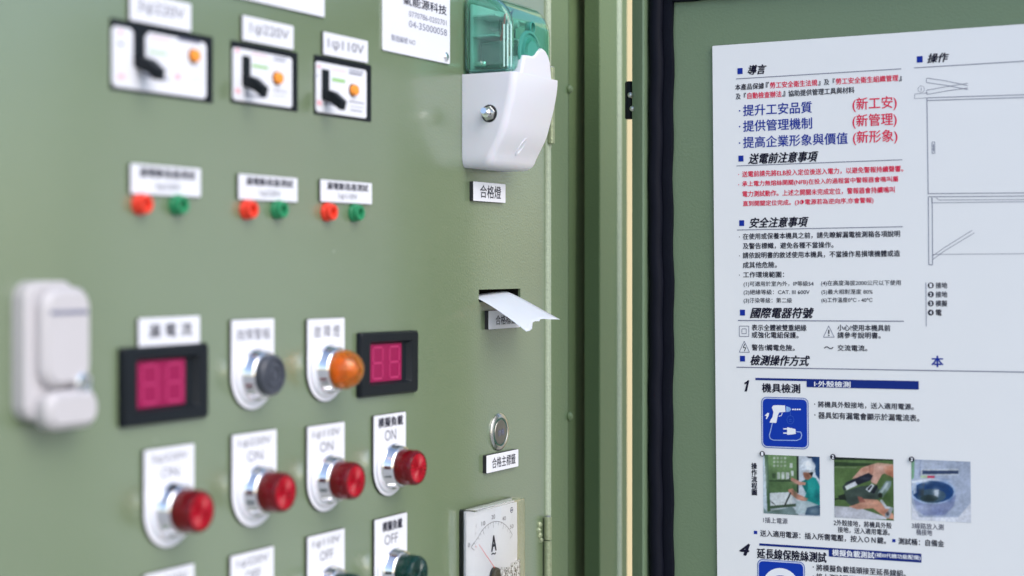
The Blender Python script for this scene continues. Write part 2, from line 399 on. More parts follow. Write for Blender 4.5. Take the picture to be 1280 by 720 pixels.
# ================================================================== circuit breakers
def breaker(cor, slot, handle_end, btn, band, label):
    (xl, xr, ytl, ybl) = cor
    u0, vt = PAN.at(xl, ytl); vb = PAN.at(xl, ybl)[1]; u1 = PAN.at(xr, ytl)[0]
    t = thing('circuit_breaker', label, 'circuit breaker', PAN.mat(u0, vb), 'circuit breakers in the top row')
    W, H = u1-u0, vt-vb
    b = MB(); b.prism(rrect(0, W, 0, H, .0006, 2), 0, .0008, BLACKP, None, .0002); b.obj('surround', t, None)
    z = .0020
    q = lambda px, py, h=z: (PAN.at(px, py, h)[0]-u0, PAN.at(px, py, h)[1]-vb)
    fx1 = W-.0072
    # face with a gap for the toggle slot
    s0 = q(slot[0], slot[1])[0]; s1 = q(slot[2], slot[1])[0]; sb = q(slot[0], slot[3])[1]
    stp = q(slot[0], slot[1])[1]; full = slot[4]
    top = H-.0040
    if full:
        out = [(.0004+.002, .0014), (fx1-.002, .0014), (fx1, .0034), (fx1, top-.002), (fx1-.002, top), (s1+.003, top), (s1, top-.003), (s1, sb+.001), (s1-.001, sb), (s0+.001, sb), (s0, sb+.001), (s0, top-.002), (s0-.002, top), (.0024, top), (.0004, top-.002), (.0004, .0034)]
        b = MB(); b.prism(out, .0006, z, WHITE, None, .0003); b.obj('face', t, None)
    else:
        b = MB(); b.prism(rrect(.0004, fx1, .0014, top, .002, 3), .0010, z, WHITE, None, .0003); b.obj('face', t, None)
        b = MB(); b.prism(rrect(s0, s1, sb, stp, .0008, 2), z-.0002, z+.0005, BLACKP, None, .0001); b.obj('toggle_slot', t, None)
    # toggle lever, sticks out and down
    cx = (s0+s1)/2; cy = sb+.0035; hz = .0135
    b = MB(); hw = (s1-s0)*.42
    b.rings([[(cx-hw, cy-.003, z-.002), (cx+hw, cy-.003, z-.002), (cx+hw, cy+.004, z-.002), (cx-hw, cy+.004, z-.002)],
             [(cx-hw, cy-.0068, z+hz*.55), (cx+hw, cy-.0068, z+hz*.55), (cx+hw, cy+.0008, z+hz*.55), (cx-hw, cy+.0008, z+hz*.55)],
             [(cx-hw*.95, cy-.0108, z+hz*.94), (cx+hw*.95, cy-.0108, z+hz*.94), (cx+hw*.95, cy-.0048, z+hz*1.06), (cx-hw*.95, cy-.0048, z+hz*1.06)]], BLACKP)
    b.obj('toggle', t, None, .0008)
    x, y = q(*btn); b = MB(); b.lathe([(.0034, z), (.0034, z+.0025), (.0030, z+.0032), (.001, z+.0034)], ORANGE, 20, x, y); b.obj('test_button', t)
    b = MB(); b.lathe([(.0040, z), (.0040, z+.0004), (.0036, z+.0005)], BLACKP, 20, x, y); b.obj('button_collar', t)
    p = MB()
    def bar(xa, ya, xb, yb, m): a = q(xa, ya); c = q(xb, yb); p.poly([(a[0], a[1]), (c[0], a[1]), (c[0], c[1]), (a[0], c[1])], z+.0002, m)
    for r in band: bar(*r)
    p.obj('printed_marks', t, None)
breaker((137, 265, 22, 111.5), (167, 30, 183, 84, True), None, (241, 70), [
    (188, 45, 212, 51, PINK), (188, 53, 210, 56, INKW), (186, 63, 208, 69, LGRN), (148, 37, 153, 44, PINK), (147, 53, 154, 57, INKG), (147, 92, 155, 99, PINK), (219, 92, 225, 100, PINK),
    (238, 97, 252, 99, INKG), (238, 101, 250, 103, INKG), (178, 96, 210, 98, INKG), (222, 50, 250, 52, INKG)], 'wide white circuit breaker, leftmost, its black slot open to the top edge')
breaker((288, 371, 50, 128), (302.5, 69, 312.5, 107, False), None, (345.5, 98), [
    (314, 66, 334, 71, PINK), (315, 80, 335, 87, LGRN), (294, 60, 299, 66, PINK), (294, 110, 300, 117, PINK), (342, 71, 358, 73, INKG), (342, 75, 356, 76, INKG), (341, 81, 357, 84, PINK), (341, 113, 359, 115, INKG), (341, 119, 357, 121, INKG), (305, 119, 330, 121, INKG)], 'white circuit breaker in the middle of the top row')
breaker((392, 463, 68, 142.5), (402, 86, 411, 124, False), None, (440.5, 113), [
    (414, 86, 432, 90, PINK), (415, 97, 431, 104, LGRN), (396, 81, 401, 85, PINK), (396, 125, 402, 132, PINK), (436, 88, 454, 90, INKG), (436, 92, 452, 93, INKG), (436, 127, 455, 129, INKG), (438, 133, 454, 135, INKG), (438, 138, 452, 139, INKG), (405, 130, 428, 132, INKG), (391, 93, 398, 95, INKG)], 'white circuit breaker at the right end of the top row')

# ================================================================== test jacks
def jack(px, py, m, label, d=.0105):
    h = .0058; u, v = PAN.at(px, py, h); t = thing('test_jack', label, 'socket', PAN.mat(u, v), 'pairs of test jacks')
    r = d/2
    b = MB(); b.lathe([(r*1.10, 0), (r*1.10, .002), (r*.98, .0024), (r*.98, .0048), (r*.88, .0060), (r*.55, .0060), (r*.46, .0052), (r*.42, .001)], m, 28, cap1=False); b.obj('insulator', t)
    b = MB(); b.lathe([(r*.44, .0012), (r*.44, .0026), (r*.30, .0026), (r*.26, .0012)], STEEL, 20); b.obj('contact', t)
for (a, ya, b_, yb, nm, d) in ((184, 255, 229.5, 256, 'leftmost', .0105), (317, 262, 355, 262, 'middle', .0105), (417, 265, 451, 266, 'rightmost', .0105)):
    jack(a, ya, REDJ, 'red test jack of the %s pair' % nm, d); jack(b_, yb, GRNJ, 'green test jack of the %s pair' % nm, d)

# ================================================================== digital displays
def display(px_c, py_c, label, tilt=0, digits=2):
    W, H, D = .0690, .0412, .0042
    u, v = PAN.at(px_c, py_c, D)
    t = thing('digital_display', label, 'display', PAN.mat(u, v, 0, tilt))
    ox0, ox1, oy0, oy1 = -W/2+.0100, W/2-.0082, -H/2+.0072, H/2-.0062
    b = MB(); n = 5
    outer = rrect(-W/2, W/2, -H/2, H/2, .0015, n); inner = rrect(ox0, ox1, oy0, oy1, .0008, n)
    inner2 = rrect(ox0+.003, ox1-.003, oy0+.0015, oy1-.0015, .0006, n)
    f = lambda o, z, k=0: [(x-(k if x > 0 else -k), y-(k if y > 0 else -k), z) for x, y in o]
    b.rings([f(outer, 0), f(outer, D-.0015), f(outer, D, .0012), f(inner, D), f(inner2, D-.0034)], BLACKP, cap1=False)
    b.obj('bezel', t, 40)
    b = MB(); b.box(ox0+.002, ox1-.002, oy0+.001, oy1-.001, D-.0040, D-.0034, BLACKP); bx = b.obj('recess', t, None)
    sx0_, sx1_ = ox0+.0034, ox1-.0092
    b = MB(); b.box(sx0_, sx1_, oy0+.0018, oy1-.0018, D-.0034, D-.0029, MAG); b.obj('screen', t, None)
    b = MB(); z = D-.0027; wdt = .0011
    cw = (sx1_-sx0_)/2
    for k in range(2):
        cx = sx0_+cw*(k+.5)+(.0006 if k else 0); hw = cw*.30; hh = (oy1-oy0)*.36; cy = (oy0+oy1)/2
        P = {'a': ((-hw, hh), (hw, hh)), 'g': ((-hw, 0), (hw, 0)), 'd': ((-hw, -hh), (hw, -hh)), 'f': ((-hw, 0), (-hw, hh)), 'b': ((hw, 0), (hw, hh)), 'e': ((-hw, -hh), (-hw, 0)), 'c': ((hw, -hh), (hw, 0))}
        for (p, q) in P.values():
            p = Vector((cx+p[0], cy+p[1])); q = Vector((cx+q[0], cy+q[1])); d = (q-p).normalized()*.0007
            b.line([p+d, q-d], wdt, z, SEG)
    b.obj('digit_segments', t, None)
display(210.5, 480, 'blurred black framed digital display with magenta screen, left of the grey button', 0)
display(489, 454, 'black framed digital display with magenta two-digit screen beside the amber lamp', R(-.6))

# ================================================================== push buttons and pilot lamps
def legend(x0, x1, ytop, ybot, rows, name, label, grp, cap, cat='push button'):
    th = .0018
    u0, vt = PAN.at(x0, ytop, th); u1 = PAN.at(x1, ytop, th)[0]; vb = PAN.at((x0+x1)/2, ybot, th)[1]
    W = u1-u0; r = W/2; cu, cv = u0+r, vb+r; top = vt-cv
    t = thing(name, label, cat, PAN.mat(cu, cv), grp)
    out = [(-r, top-.0008), (-r+.0008, top), (r-.0008, top), (r, top-.0008)]
    out = [(r, top-.0008), (r-.0008, top), (-r+.0008, top), (-r, top-.0008)]+[(r*math.cos(R(a)), r*math.sin(R(a))) for a in range(180, 361, 6)]
    b = MB(); b.prism(out, 0, th, BLACKE, WHITE, .0002); b.obj('legend_plate', t, None)
    for (s, a, c, yc, h, bold, ink) in rows:
        lettering(s, -r+a*W, -r+c*W, top-yc, h, th+.00015, ink, t, bold)
    b = MB(); b.lathe([(.0172, th), (.0170, th+.0014), (.0160, th+.0020), (.0150, th+.0020)], PLASTW, 48, cap1=True); b.obj('washer', t)
    b = MB(); b.lathe([(.0148, th+.002), (.0148, th+.0036), (.0141, th+.0044), (.0134, .0110), (.0128, .0118), (.0119, .0121)], CHROME, 48); b.obj('bezel', t)
    if cap in ('red', 'green'):
        m, mf = (REDP, REDF) if cap == 'red' else (GRNP, GRNP)
        b = MB(); b.lathe([(.0113, .0105), (.0117, .0122), (.0113, .0222), (.0103, .0236), (.0096, .0237), (.0093, .0230)], m, 60); c = b.obj('cap', t)
        b = MB(); n = 40; rs = []
        for (rr, z) in ((.0092, .0231), (.0075, .0231), (.0045, .0231), (.0014, .0231)):
            rs.append([(rr*math.cos(2*math.pi*j/n), rr*math.sin(2*math.pi*j/n), z+(.0007 if j % 2 else 0)) for j in range(n)])
        b.rings(rs, mf, False, True); b.obj('cap_face', c, 20)
    elif cap == 'grey':
        b = MB(); b.lathe([(.0114, .0085), (.0118, .0125), (.0116, .0158), (.0104, .0172), (.0092, .0172), (.0088, .0160), (.0072, .0160), (.0068, .0170), (.0050, .0172), (.0046, .0162), (.0030, .0161), (.0026, .0170), (.0008, .0172)], GREYP, 48); b.obj('cap', t)
    else:
        b = MB(); pf = [(.0116, .0095), (.0119, .0120)]
        for i in range(13):
            a = R(90*i/12.6); pf.append((.0120*math.cos(a), .0150+.0122*math.sin(a)))
        b.lathe(pf+[(rr_*.86, z_-.0012) for rr_, z_ in reversed(pf[2:])]+[(.0104, .0100)], AMBER, 64, ripple=.018, nr=16, cap0=False, cap1=False); b.obj('dome', t, 60)
        b = MB(); b.lathe([(.0095, .0100), (.0090, .0130), (.0050, .0150), (.0052, .0200), (.0030, .0225), (.001, .0230)], AMBERI, 24, ripple=.05, nr=12); b.obj('reflector', t, 20)
        b = MB(); b.lathe([(.0103, .0128), (.0070, .0112), (.0048, .0108)], CHROME, 32, cap0=False, cap1=False); b.obj('added_mirror_cup', t)  # chrome cone added inside to brighten the amber dome
    return t
def onoff(n, s): return [(n, .14, .86, .0060, .0052, .0, INKS), (s, .33, .68, .0138, .0060, .0, INKS)]
GB, GC = 'red ON push buttons', 'green OFF push buttons'
legend(289, 343, 400, 512, [('故障警報', .12, .90, .0088, .0068, .0, INKS)], 'push_button', 'dark grey push button on a white plate beside the left display', None, 'grey')
legend(384, 431, 399, 502, [('故 障 燈', .18, .86, .0080, .0075, .0, INKS)], 'pilot_lamp', 'amber domed pilot lamp on a white plate left of the right display', None, 'amber', 'lamp')
legend(180, 243, 563, 684, onoff('3φ220V', 'ON'), 'push_button', 'leftmost and most blurred red ON button', GB, 'red')
legend(290, 346, 544, 658.5, onoff('1φ220V', 'ON'), 'push_button', 'second red ON button from the left, on a 220V plate', GB, 'red')
legend(384, 431, 533.5, 639.5, onoff('1φ110V', 'ON'), 'push_button', 'third red ON button from the left, on a 110V plate', GB, 'red')
legend(467, 507.5, 520, 620, [('模擬負載', .14, .90, .0052, .0062, .035, INK), ('ON', .34, .68, .0140, .0070, .0, INKS)], 'push_button', 'rightmost and sharpest red ON button, below the right display', GB, 'red')
legend(180, 243, 719, 846, onoff('3φ220V', 'OFF'), 'push_button', 'bottom left OFF button, only the top of its white plate showing', GC, 'green')
legend(288, 342.5, 695.5, 815, onoff('1φ220V', 'OFF'), 'push_button', 'OFF button below the second red one, only its white plate showing', GC, 'green')
legend(384, 431, 671.5, 778, onoff('1φ110V', 'OFF'), 'push_button', 'green OFF button on a 110V plate, cut by the bottom of the photo', GC, 'green')
legend(468, 509, 650, 751, [('模擬負載', .24, .84, .0062, .0062, .035, INK), ('OFF', .30, .70, .0150, .0066, .0, INKS)], 'push_button', 'rightmost dark green OFF button under the sharpest red one', GC, 'green')

# ================================================================== steel push button
u, v = PAN.at(626, 540, .002)
t = thing('steel_push_button', 'round flush steel push button with a green ring on the panel right side', 'push button', PAN.mat(u, v))
b = MB(); b.lathe([(.0136, 0), (.0136, .0010), (.0128, .0017), (.0108, .0021), (.0103, .0018), (.0102, .0006)], STEEL, 48, cap1=False); b.obj('bezel', t)
b = MB(); b.lathe([(.0101, .0004), (.0101, .0016), (.0093, .0017), (.0092, .0006)], RINGG, 48, cap1=False); b.obj('light_ring', t)
b = MB(); b.lathe([(.0091, .0003), (.0091, .0018), (.0086, .0022), (.002, .0022)], DSTEEL, 48); c = b.obj('actuator', t)
lettering('合格', -.005, .005, 0, .0050, .0024, INKG, c, .01); 

# ================================================================== analog ammeter
u0, vt = PAN.at(574, 637.5, 0); u1 = PAN.at(636.5, 622, 0)[0]
W = u1-u0; H = .0625
t = thing('ammeter', 'clear fronted square analog ammeter with white dial marked A', 'meter', PAN.mat(u0, vt-H))
D = .0135
b = MB(); b.prism(rrect(0.0006, W-.0006, .0006, H-.0006, .001, 2), 0, .0032, BLACKP, None, .0003); b.obj('base', t, None)
b = MB(); b.prism(rrect(.0022, W-.0020, .0008, H-.0016, .0008, 2), .0033, .0050, WHITE, None, .0002); b.obj('dial', t, None)
b = MB(); outl = rrect(-.0004, W+.0004, -.0004, H+.0004, .0022, 4)
ri = [[(x, y, .0002) for x, y in outl], [(x, y, D-.001) for x, y in outl], [(x-(.0009 if x > W/2 else -.0009), y-(.0009 if y > H/2 else -.0009), D) for x, y in outl]]
b.rings(ri, CLEAR, False, True); o = b.obj('clear_cover', t, 40)
sm = o.modifiers.new('solid', 'SOLIDIFY'); sm.thickness = .0011; sm.offset = -1
hd = .0052
def dq(px, py): a = PAN.at(px, py, hd); return (a[0]-u0, a[1]-(vt-H))
b = MB(); pc = dq(614, 714); pv = Vector(pc)
R1 = (Vector(dq(617.5, 654))-pv).length
for i in range(28):
    a0, a1 = 142-104*i/28, 142-104*(i+1)/28
    b.line([pv+Vector((math.cos(R(a0)), math.sin(R(a0))))*R1, pv+Vector((math.cos(R(a1)), math.sin(R(a1))))*R1], .00035, hd, INKS)
for i in range(17):
    a = R(142-104*i/16); L = .004 if i % 4 == 0 else (.0028 if i % 2 == 0 else .0018)
    d = Vector((math.cos(a), math.sin(a))); b.line([pv+d*R1, pv+d*(R1-L)], .0003, hd, INKS)
b.obj('scale', t, None)
for s, a in (('0', 142), ('10', 112), ('20', 90), ('40', 66), ('50', 46)):
    p = pv+Vector((math.cos(R(a)), math.sin(R(a))))*(R1+.0036)
    w_ = .0013*len(s); lettering(s, p.x-w_, p.x+w_, p.y, .0030, hd, INKS, t)
p = dq(614.3, 681); lettering('A', p[0]-.0034, p[0]+.0034, p[1], .0110, hd, INK, t, .03)
p = dq(614, 694); lettering('~', p[0]-.003, p[0]+.003, p[1], .0014, hd, INK, t, .03)
p = dq(636, 640)
b = MB(); b.poly(circ(p[0], p[1], .0022, 18), hd, INKG); b.poly(circ(p[0], p[1]-.0002, .0013, 18, 200, 340), hd+.0002, WHITE); b.poly([(p[0]-.0018, p[1]+.0006), (p[0]+.0018, p[1]+.0006), (p[0]+.0012, p[1]+.0013), (p[0]-.0012, p[1]+.0013)], hd+.0002, WHITE); b.obj('emblem', t, None)
b = MB(); a = R(138); d = Vector((math.cos(a), math.sin(a)))
b.tube([(*(pv+d*.004), hd+.003), (*(pv+d*(R1-.001)), hd+.003)], [.0003, .00018], mat('needle_red', (.8, .05, .06), .4), 6); b.obj('needle', t)
b = MB(); b.lathe([(.0062, hd), (.0062, hd+.0035), (.0052, hd+.0045)], BLACKP, 32, pc[0], pc[1]-.004); b.obj('pivot_cover', t)
SPK = mat('printed_speckle', (.5, .5, .55), .5)
N = SPK.node_tree.nodes; tc = N.new('ShaderNodeTexCoord'); vo = N.new('ShaderNodeTexVoronoi'); vo.inputs['Scale'].default_value = 900
lnk(SPK, tc.outputs['Object'], vo.inputs['Vector']); cr = N.new('ShaderNodeValToRGB'); lnk(SPK, vo.outputs['Color'], cr.inputs[0]); cr.color_ramp.interpolation = 'CONSTANT'
cr.color_ramp.elements[0].color = (.02, .02, .03, 1); cr.color_ramp.elements[1].position = .42; cr.color_ramp.elements[1].color = (.75, .76, .8, 1)
lnk(SPK, cr.outputs[0], N['Principled BSDF'].inputs['Base Color'])
b = MB(); q0, q1 = dq(612, 716), dq(628, 712)
b.prism([(q0[0]+.0015, q0[1]-.02), (q1[0], q0[1]-.02), (q1[0], q1[1]+.002), (q0[0]+.006, q0[1]+.003)], hd+.0046, hd+.0056, SPK); b.obj('sticker', t, None)
q0, q1 = dq(634, 712), dq(646, 700)
b = MB(); b.prism([(q0[0], q0[1]-.012), (q1[0], q0[1]-.012), (q1[0], q1[1]), (q0[0], q1[1]-.001)], hd+.0002, hd+.0012, SPK); b.obj('sticker', t, None)

# ================================================================== paper slip from the printer slot
pl = PAN.at(598.8, 371)[0]; pr_ = PAN.at(640, 371)[0]; vv = PAN.at(598.8, 373.5)[1]
t_m = PAN.mat(pl, vv)
b = MB(); n = 20; Wp = pr_-pl; rows = []; ragged = [0.0, -.30, -.36, -.10, .04, .10, .02, .14, .35]
Lp = [.93, .945, .935, .90, .865, .86, .885, .86, .87, .90, .92, .94, .965]
nc = len(Lp)
for i in range(n+1):
    row = []
    for j in range(nc):
        s = i/n*Lp[j]; f = j/(nc-1)
        z = -.012+.054*s; drop = .0015+(-.0268-.0035*f*0)*max(0, s-.12)**1.25/(.88**1.25)
        bow = .0012*math.sin(math.pi*f)*(s)+.0075*f*s*s
        row.append((f*Wp, drop+.0012*f+bow+.0022*(1-s)*f, z))
    rows.append(row)
vs = [p for r in rows for p in r]; fs = [(i*nc+j, i*nc+j+1, (i+1)*nc+j+1, (i+1)*nc+j) for i in range(n) for j in range(nc-1)]
b.add(vs, fs, PAPER); o = b.obj('paper_slip', None, 180, m=t_m)
sm = o.modifiers.new('solid', 'SOLIDIFY'); sm.thickness = .00012
o['label'] = 'curled white paper slip with a torn end hanging from the slot'; o['category'] = 'paper'

# ================================================================== alarm beacon
u, v = PAN.at(577.2, 93, 0)
beacon = thing('alarm_beacon', 'white alarm housing with teal transparent dome at the top of the panel', 'alarm light', PAN.mat(u, v))
def Dof(y):   # depth of the housing by height
    T = [(.004, .0425), (-.006, .0425), (-.020, .0398), (-.042, .0335), (-.057, .0250), (-.064, .0228), (-.0675, .0205)]
    for (a, da), (c, dc) in zip(T, T[1:]):
        if y >= c: return da+(dc-da)*(a-y)/(a-c)
    return T[-1][1]
b = MB(); rs = []; Wb = .0668
lev = [0, -.004, -.010, -.016, -.022, -.028, -.034, -.040, -.046, -.051, -.055, -.059, -.0625, -.0650, -.0668, -.0676, -.0680]
lev = [y*.965 for y in lev]
for y in lev:
    D_ = Dof(y); k = min(1, max(0, (-y/.965-.0600)/.0080)); ins = .0045*(1-math.sqrt(max(0, 1-k*k))) if k > 0 else 0
    D_ -= ins*.8; x0, x1 = ins, Wb-ins*1.4; r = .0055
    ring = [(x0, y, 0), (x0, y, D_-r)]
    for i in range(1, 7): a = R(180-90*i/6); ring.append((x0+r+r*math.cos(a), y, D_-r+r*math.sin(a)))
    for i in range(0, 7): a = R(90-90*i/6); ring.append((x1-.002+.002*math.cos(a), y, D_-.002+.002*math.sin(a)))
    ring.append((x1, y, 0)); rs.append(ring)
b.rings(rs, PLASTW); hs = b.obj('housing', beacon, 50, .0004)
# upper tongue of the front shell
b = MB(); tg = [(.0095, -.003), (.0105, .002), (.0128, .0085), (.0150, .0128), (.0200, .0135), (.0275, .0136), (.0312, .0150), (.0345, .0178), (.0385, .0200), (.0430, .0207), (.0475, .0195), (.0515, .0165), (.0545, .0120), (.0560, .0050), (.0570, -.0010), (.0575, -.0052), (.0098, -.0052)]
b.prism(tg, .030, .0424, PLASTW, None, .0012); b.obj('front_tongue', hs, 30, .0006)
# small oval recess mark on the front
x, y = .034, -.050
b = MB(); DD = Dof(y)
rg = lambda kx, dz: [(x+.0032*kx*math.cos(R(q))+.0016*kx*math.sin(R(q)), y+.0062*kx*math.sin(R(q)), Dof(y+.0062*kx*math.sin(R(q)))+dz) for q in range(0, 360, 15)]
b.rings([rg(1, -.0006), rg(1, .0004), rg(.8, .0007), rg(.62, .0001)], PLASTW)
ob = b.obj('screw_cap', hs)
# toggle with hex nut on the side facing left
tm = Matrix.Translation((0, -.0285, .0222)) @ Matrix.Rotation(R(-90), 4, 'Y')
b = MB()
hexo = [(.0053*math.cos(R(60*i+12)), .0053*math.sin(R(60*i+12))) for i in range(6)]
b.prism(hexo, 0, .0020, STEEL, None, .0005); b.lathe([(.0062, -.0003), (.0062, .0002)], BLACKE, 24)
o = b.obj('hex_nut', beacon, None); o.matrix_local = tm
b = MB(); b.lathe([(.0034, .002), (.0034, .0052), (.0030, .0056), (.0018, .0056)], CHROME, 24)
b.tube([(0, 0, .005), (.001, .0006, .0088), (.0018, .001, .0115)], [.0013, .0018, .0021], CHROME, 14)
o = b.obj('toggle_lever', beacon); o.matrix_local = tm
# dome
def dome_prof(k=0):
    p = [(.0005, .0006), (.0385-k, .0006), (.0385-k, .0300)]
    for i in range(1, 9): a = R(90*i/8); p.append(((.0385-k)-.024+.024*math.cos(a), .0300+(.0255-k)*math.sin(a)))
    p += [(.0005, .0560-k)]
    return p
b = MB(); pz = dome_prof(); xs0, xs1 = .0006, .0655
b.rings([[(xs0, y, z) for z, y in pz], [(xs1, y, z) for z, y in pz]], TEAL); o = b.obj('dome', beacon, 40, .0052, 5)
o.modifiers['bevel'].angle_limit = R(50)
sm = o.modifiers.new('solid', 'SOLIDIFY'); sm.thickness = .0018; sm.offset = -1
b = MB(); z0 = .0386
for i in range(3): b.tube([((.0003, .0010, .0028)[i], .0035, (.0338, .0362, .0380)[i]), ((.0003, .0010, .0028)[i], .0330, (.0338, .0362, .0380)[i])], .0006, RIBW, 8)
b.obj('dome_highlight_lines', o)  # pale raised lines added as painted highlights along the dome's edge
x, y = .0285, .0155
b = MB(); b.lathe([(.0165, z0-.001), (.0160, z0+.0010), (.0142, z0+.0012), (.0138, z0), (.0118, z0), (.0115, z0+.0022), (.0085, z0+.0028)], TEALS, 48, x, y); sr = b.obj('siren_cover', beacon)
b = MB()
for i in range(36):
    a = R(i*10); d = Vector((math.cos(a), math.sin(a))); q = Vector((-d.y, d.x))*.0003
    p0, p1 = Vector((x, y))+d*.0088, Vector((x, y))+d*.0114
    b.prism([p0-q, p1-q, p1+q, p0+q], z0+.002, z0+.0034, TEAL)
g_ = b.obj('grip_ribs', sr, None)
x, y = .0330, .0345
b = MB(); b.lathe([(.0044, .034), (.0044, .0394), (.0034, .0396), (.0032, .036)], TEALS, 28, x, y); b.obj('screw_boss', beacon)
b = MB(); b.box(.006, .060, .002, .050, .003, .006, LAMPI); b.obj('reflector', beacon, None, .001)
b = MB(); b.box(.012, .052, .003, .024, .008, .026, LAMPD); b.obj('circuit_block', beacon, None, .002)
b = MB(); b.lathe([(.004, .006), (.004, .022), (.0022, .026)], LAMPI, 20, .034, .038); b.obj('flash_tube', beacon)

b = MB()
for yy in (.0265, .0405): b.box(.006, .060, yy, yy+.0012, .006, .024, LAMPI)
b.obj('inner_shelf', beacon, None)
b = MB()
for i in range(7): b.tube([(.020+.0032*i, .0275, .020), (.020+.0032*i, .0395, .020)], .0009, LAMPD, 8)
b.obj('coil', beacon)
b = MB(); b.tube([(.014, .024, .024), (.010, .032, .028), (.016, .042, .026), (.030, .046, .022)], .0008, REDJ, 8); b.tube([(.018, .024, .025), (.015, .034, .030), (.022, .044, .027), (.034, .048, .022)], .0008, BLACKP, 8); b.obj('wire', beacon)
for (xx, yy) in ((.010, .0075), (.056, .0075)):
    b = MB(); b.lathe([(.0026, .006), (.0026, .014), (.0018, .0148)], STEEL, 16, xx, yy); b.obj('screw', beacon)
# ================================================================== swing handle at the left
h = .016
x0, y1 = PAN.at(46, 352, h); x1, _ = PAN.at(117, 352, h); y0 = PAN.at(100, 534, h)[1]
t = thing('swing_handle', 'pale grey plastic lock handle blurred at the left edge of the photo', 'handle', PAN.mat(x0, y0))
W, H = x1-x0, y1-y0
b = MB(); b.prism(rrect(0, W-.004, .004, H, .009, 6), 0, .009, HANDLE, None, .0015); b.obj('mounting_plate', t)
b = MB(); b.prism(rrect(.006, W, .020, H-.003, .010, 6), .0092, h, HANDLE, None, .003); b.obj('grip', t)
b = MB(); b.prism(rrect(.005, W+.002, .000, .0185, .008, 6), .0092, h+.003, HANDLE, None, .003); b.obj('pivot', t)
kx, ky = PAN.at(105, 480, h+.001); b = MB(); b.lathe([(.0058, h-.001), (.0056, h+.0012), (.0042, h+.0016), (.0040, h+.0010)], CHROME, 24, kx-x0, ky-y0); b.obj('key_lock', t)
b = MB(); b.box(.009, W-.004, H-.0160, H-.0140, h-.0005, h+.0003, INKG); b.obj('seam', t, None)

# ================================================================== open outer door
door = thing('cabinet_door', 'green steel cabinet door standing open, with a black rubber gasket round it', 'door', DOR.mat())
def dat(px, h=0): return DOR.at(px, 333, h)[0]
DT = DOR.at(866, 1.5, 0)[1]; DB = -.45
DR = dat(1560)
XS = dat(838)
b = MB(); b.box(XS-.004, DR, DB, DT+.02, -.0015, 0, GREEN2); b.obj('sheet', door, None)
# edge flange: 792..805 then channel to the gasket
xa, xb = dat(789.6, .004), dat(805.5, .012)
strip('hinge_flange', [(xa, -.02), (xa, .003), (xa+.001, .004), (xb-.004, .0110), (xb-.0014, .0125), (xb, .0120), (xb+.0003, .0105), (xb+.0003, -.02)], DB, DT+.03, GREEN2, door, 30)
strip('gasket_channel', [(xb+.0003, -.004), (XS-.004, -.004), (XS-.004, -.002), (xb+.0003, -.002)], DB, DT+.02, GREEN2, door)
# gasket: rounded rubber section
xg0, xg1 = dat(812, .004), dat(839.5, .0045)
def gsec(w):
    p = [(0, -.0015)]
    for i in range(9):
        a = R(180-180*i/8); p.append((w*.36+w*.30*math.cos(a)-(w*.06), .0045+.0050*math.sin(a)))
    p += [(w*.66, .0050), (w*.97, .0042), (w, .003), (w, -.0015)]
    return p
w_ = xg1-xg0
b = MB()
rs = []
nseg = 60
for i in range(nseg+1):
    y = DB+(DT-DB+.012)*i/nseg; dx = .0005*math.sin(i*1.3)+.0004*math.sin(i*.37)
    rs.append([(xg0+a+dx, y, z) for a, z in gsec(w_)])
b.rings(rs, RUBBER); b.obj('gasket', door, 40)
b = MB(); rs = []
for i in range(41):
    x = xg0+.004+(DR-.03-xg0)*i/40; dy = .0003*math.sin(i*1.7)
    rs.append([(x, DT+dy+a, z*.98) for a, z in [(0, -.0015), (0, .003), (.0005, .0042)]+[(q+.004, r) for q, r in gsec(w_)[1:-2]]+[(w_+.004, .002), (w_+.004, -.0015)]])
b.rings(rs, RUBBER); b.obj('gasket', door, 40)
b = MB(); b.box(xb+.0003, DR+.02, DT+.022, DT+.04, -.02, .010, GREEN2); b.obj('top_flange', door, None, .002)
b = MB(); b.box(xb+.0003, DR+.02, DB-.03, DB-.0005, -.02, .010, GREEN2); b.obj('bottom_flange', door, None, .002)
b = MB(); b.box(DR+.0005, DR+.02, DB, DT+.0215, -.02, .010, GREEN2); b.obj('outer_flange', door, None, .002)
# door hinge knuckle in the gap, with its two screws
def door_hinge(py0, py1):
    _, va = DOR.at(787.5, py0, -.012); _, vb_ = DOR.at(787.5, py1, -.012); x = dat(787.3, -.012)
    b = MB(); rings = [[(x+r*math.cos(2*math.pi*j/20), y, -.012+r*math.sin(2*math.pi*j/20)) for j in range(20)] for r, y in ((.0030, vb_), (.0037, vb_+.001), (.0037, va-.001), (.0030, va))]
    b.rings(rings, BLACKP); hg = b.obj('hinge', door)
    for k in (.42, .78):
        c = MB(); yy = va+(vb_-va)*k; xx = dat(788.5+2.5*(k > .5), .003)
        c.lathe([(.0022, -.006), (.0021, .0045), (.0014, .0054), (.0004, .0057)], STEEL, 16, xx, yy); c.obj('screw', hg)
door_hinge(102, 149); door_hinge(900, 950)

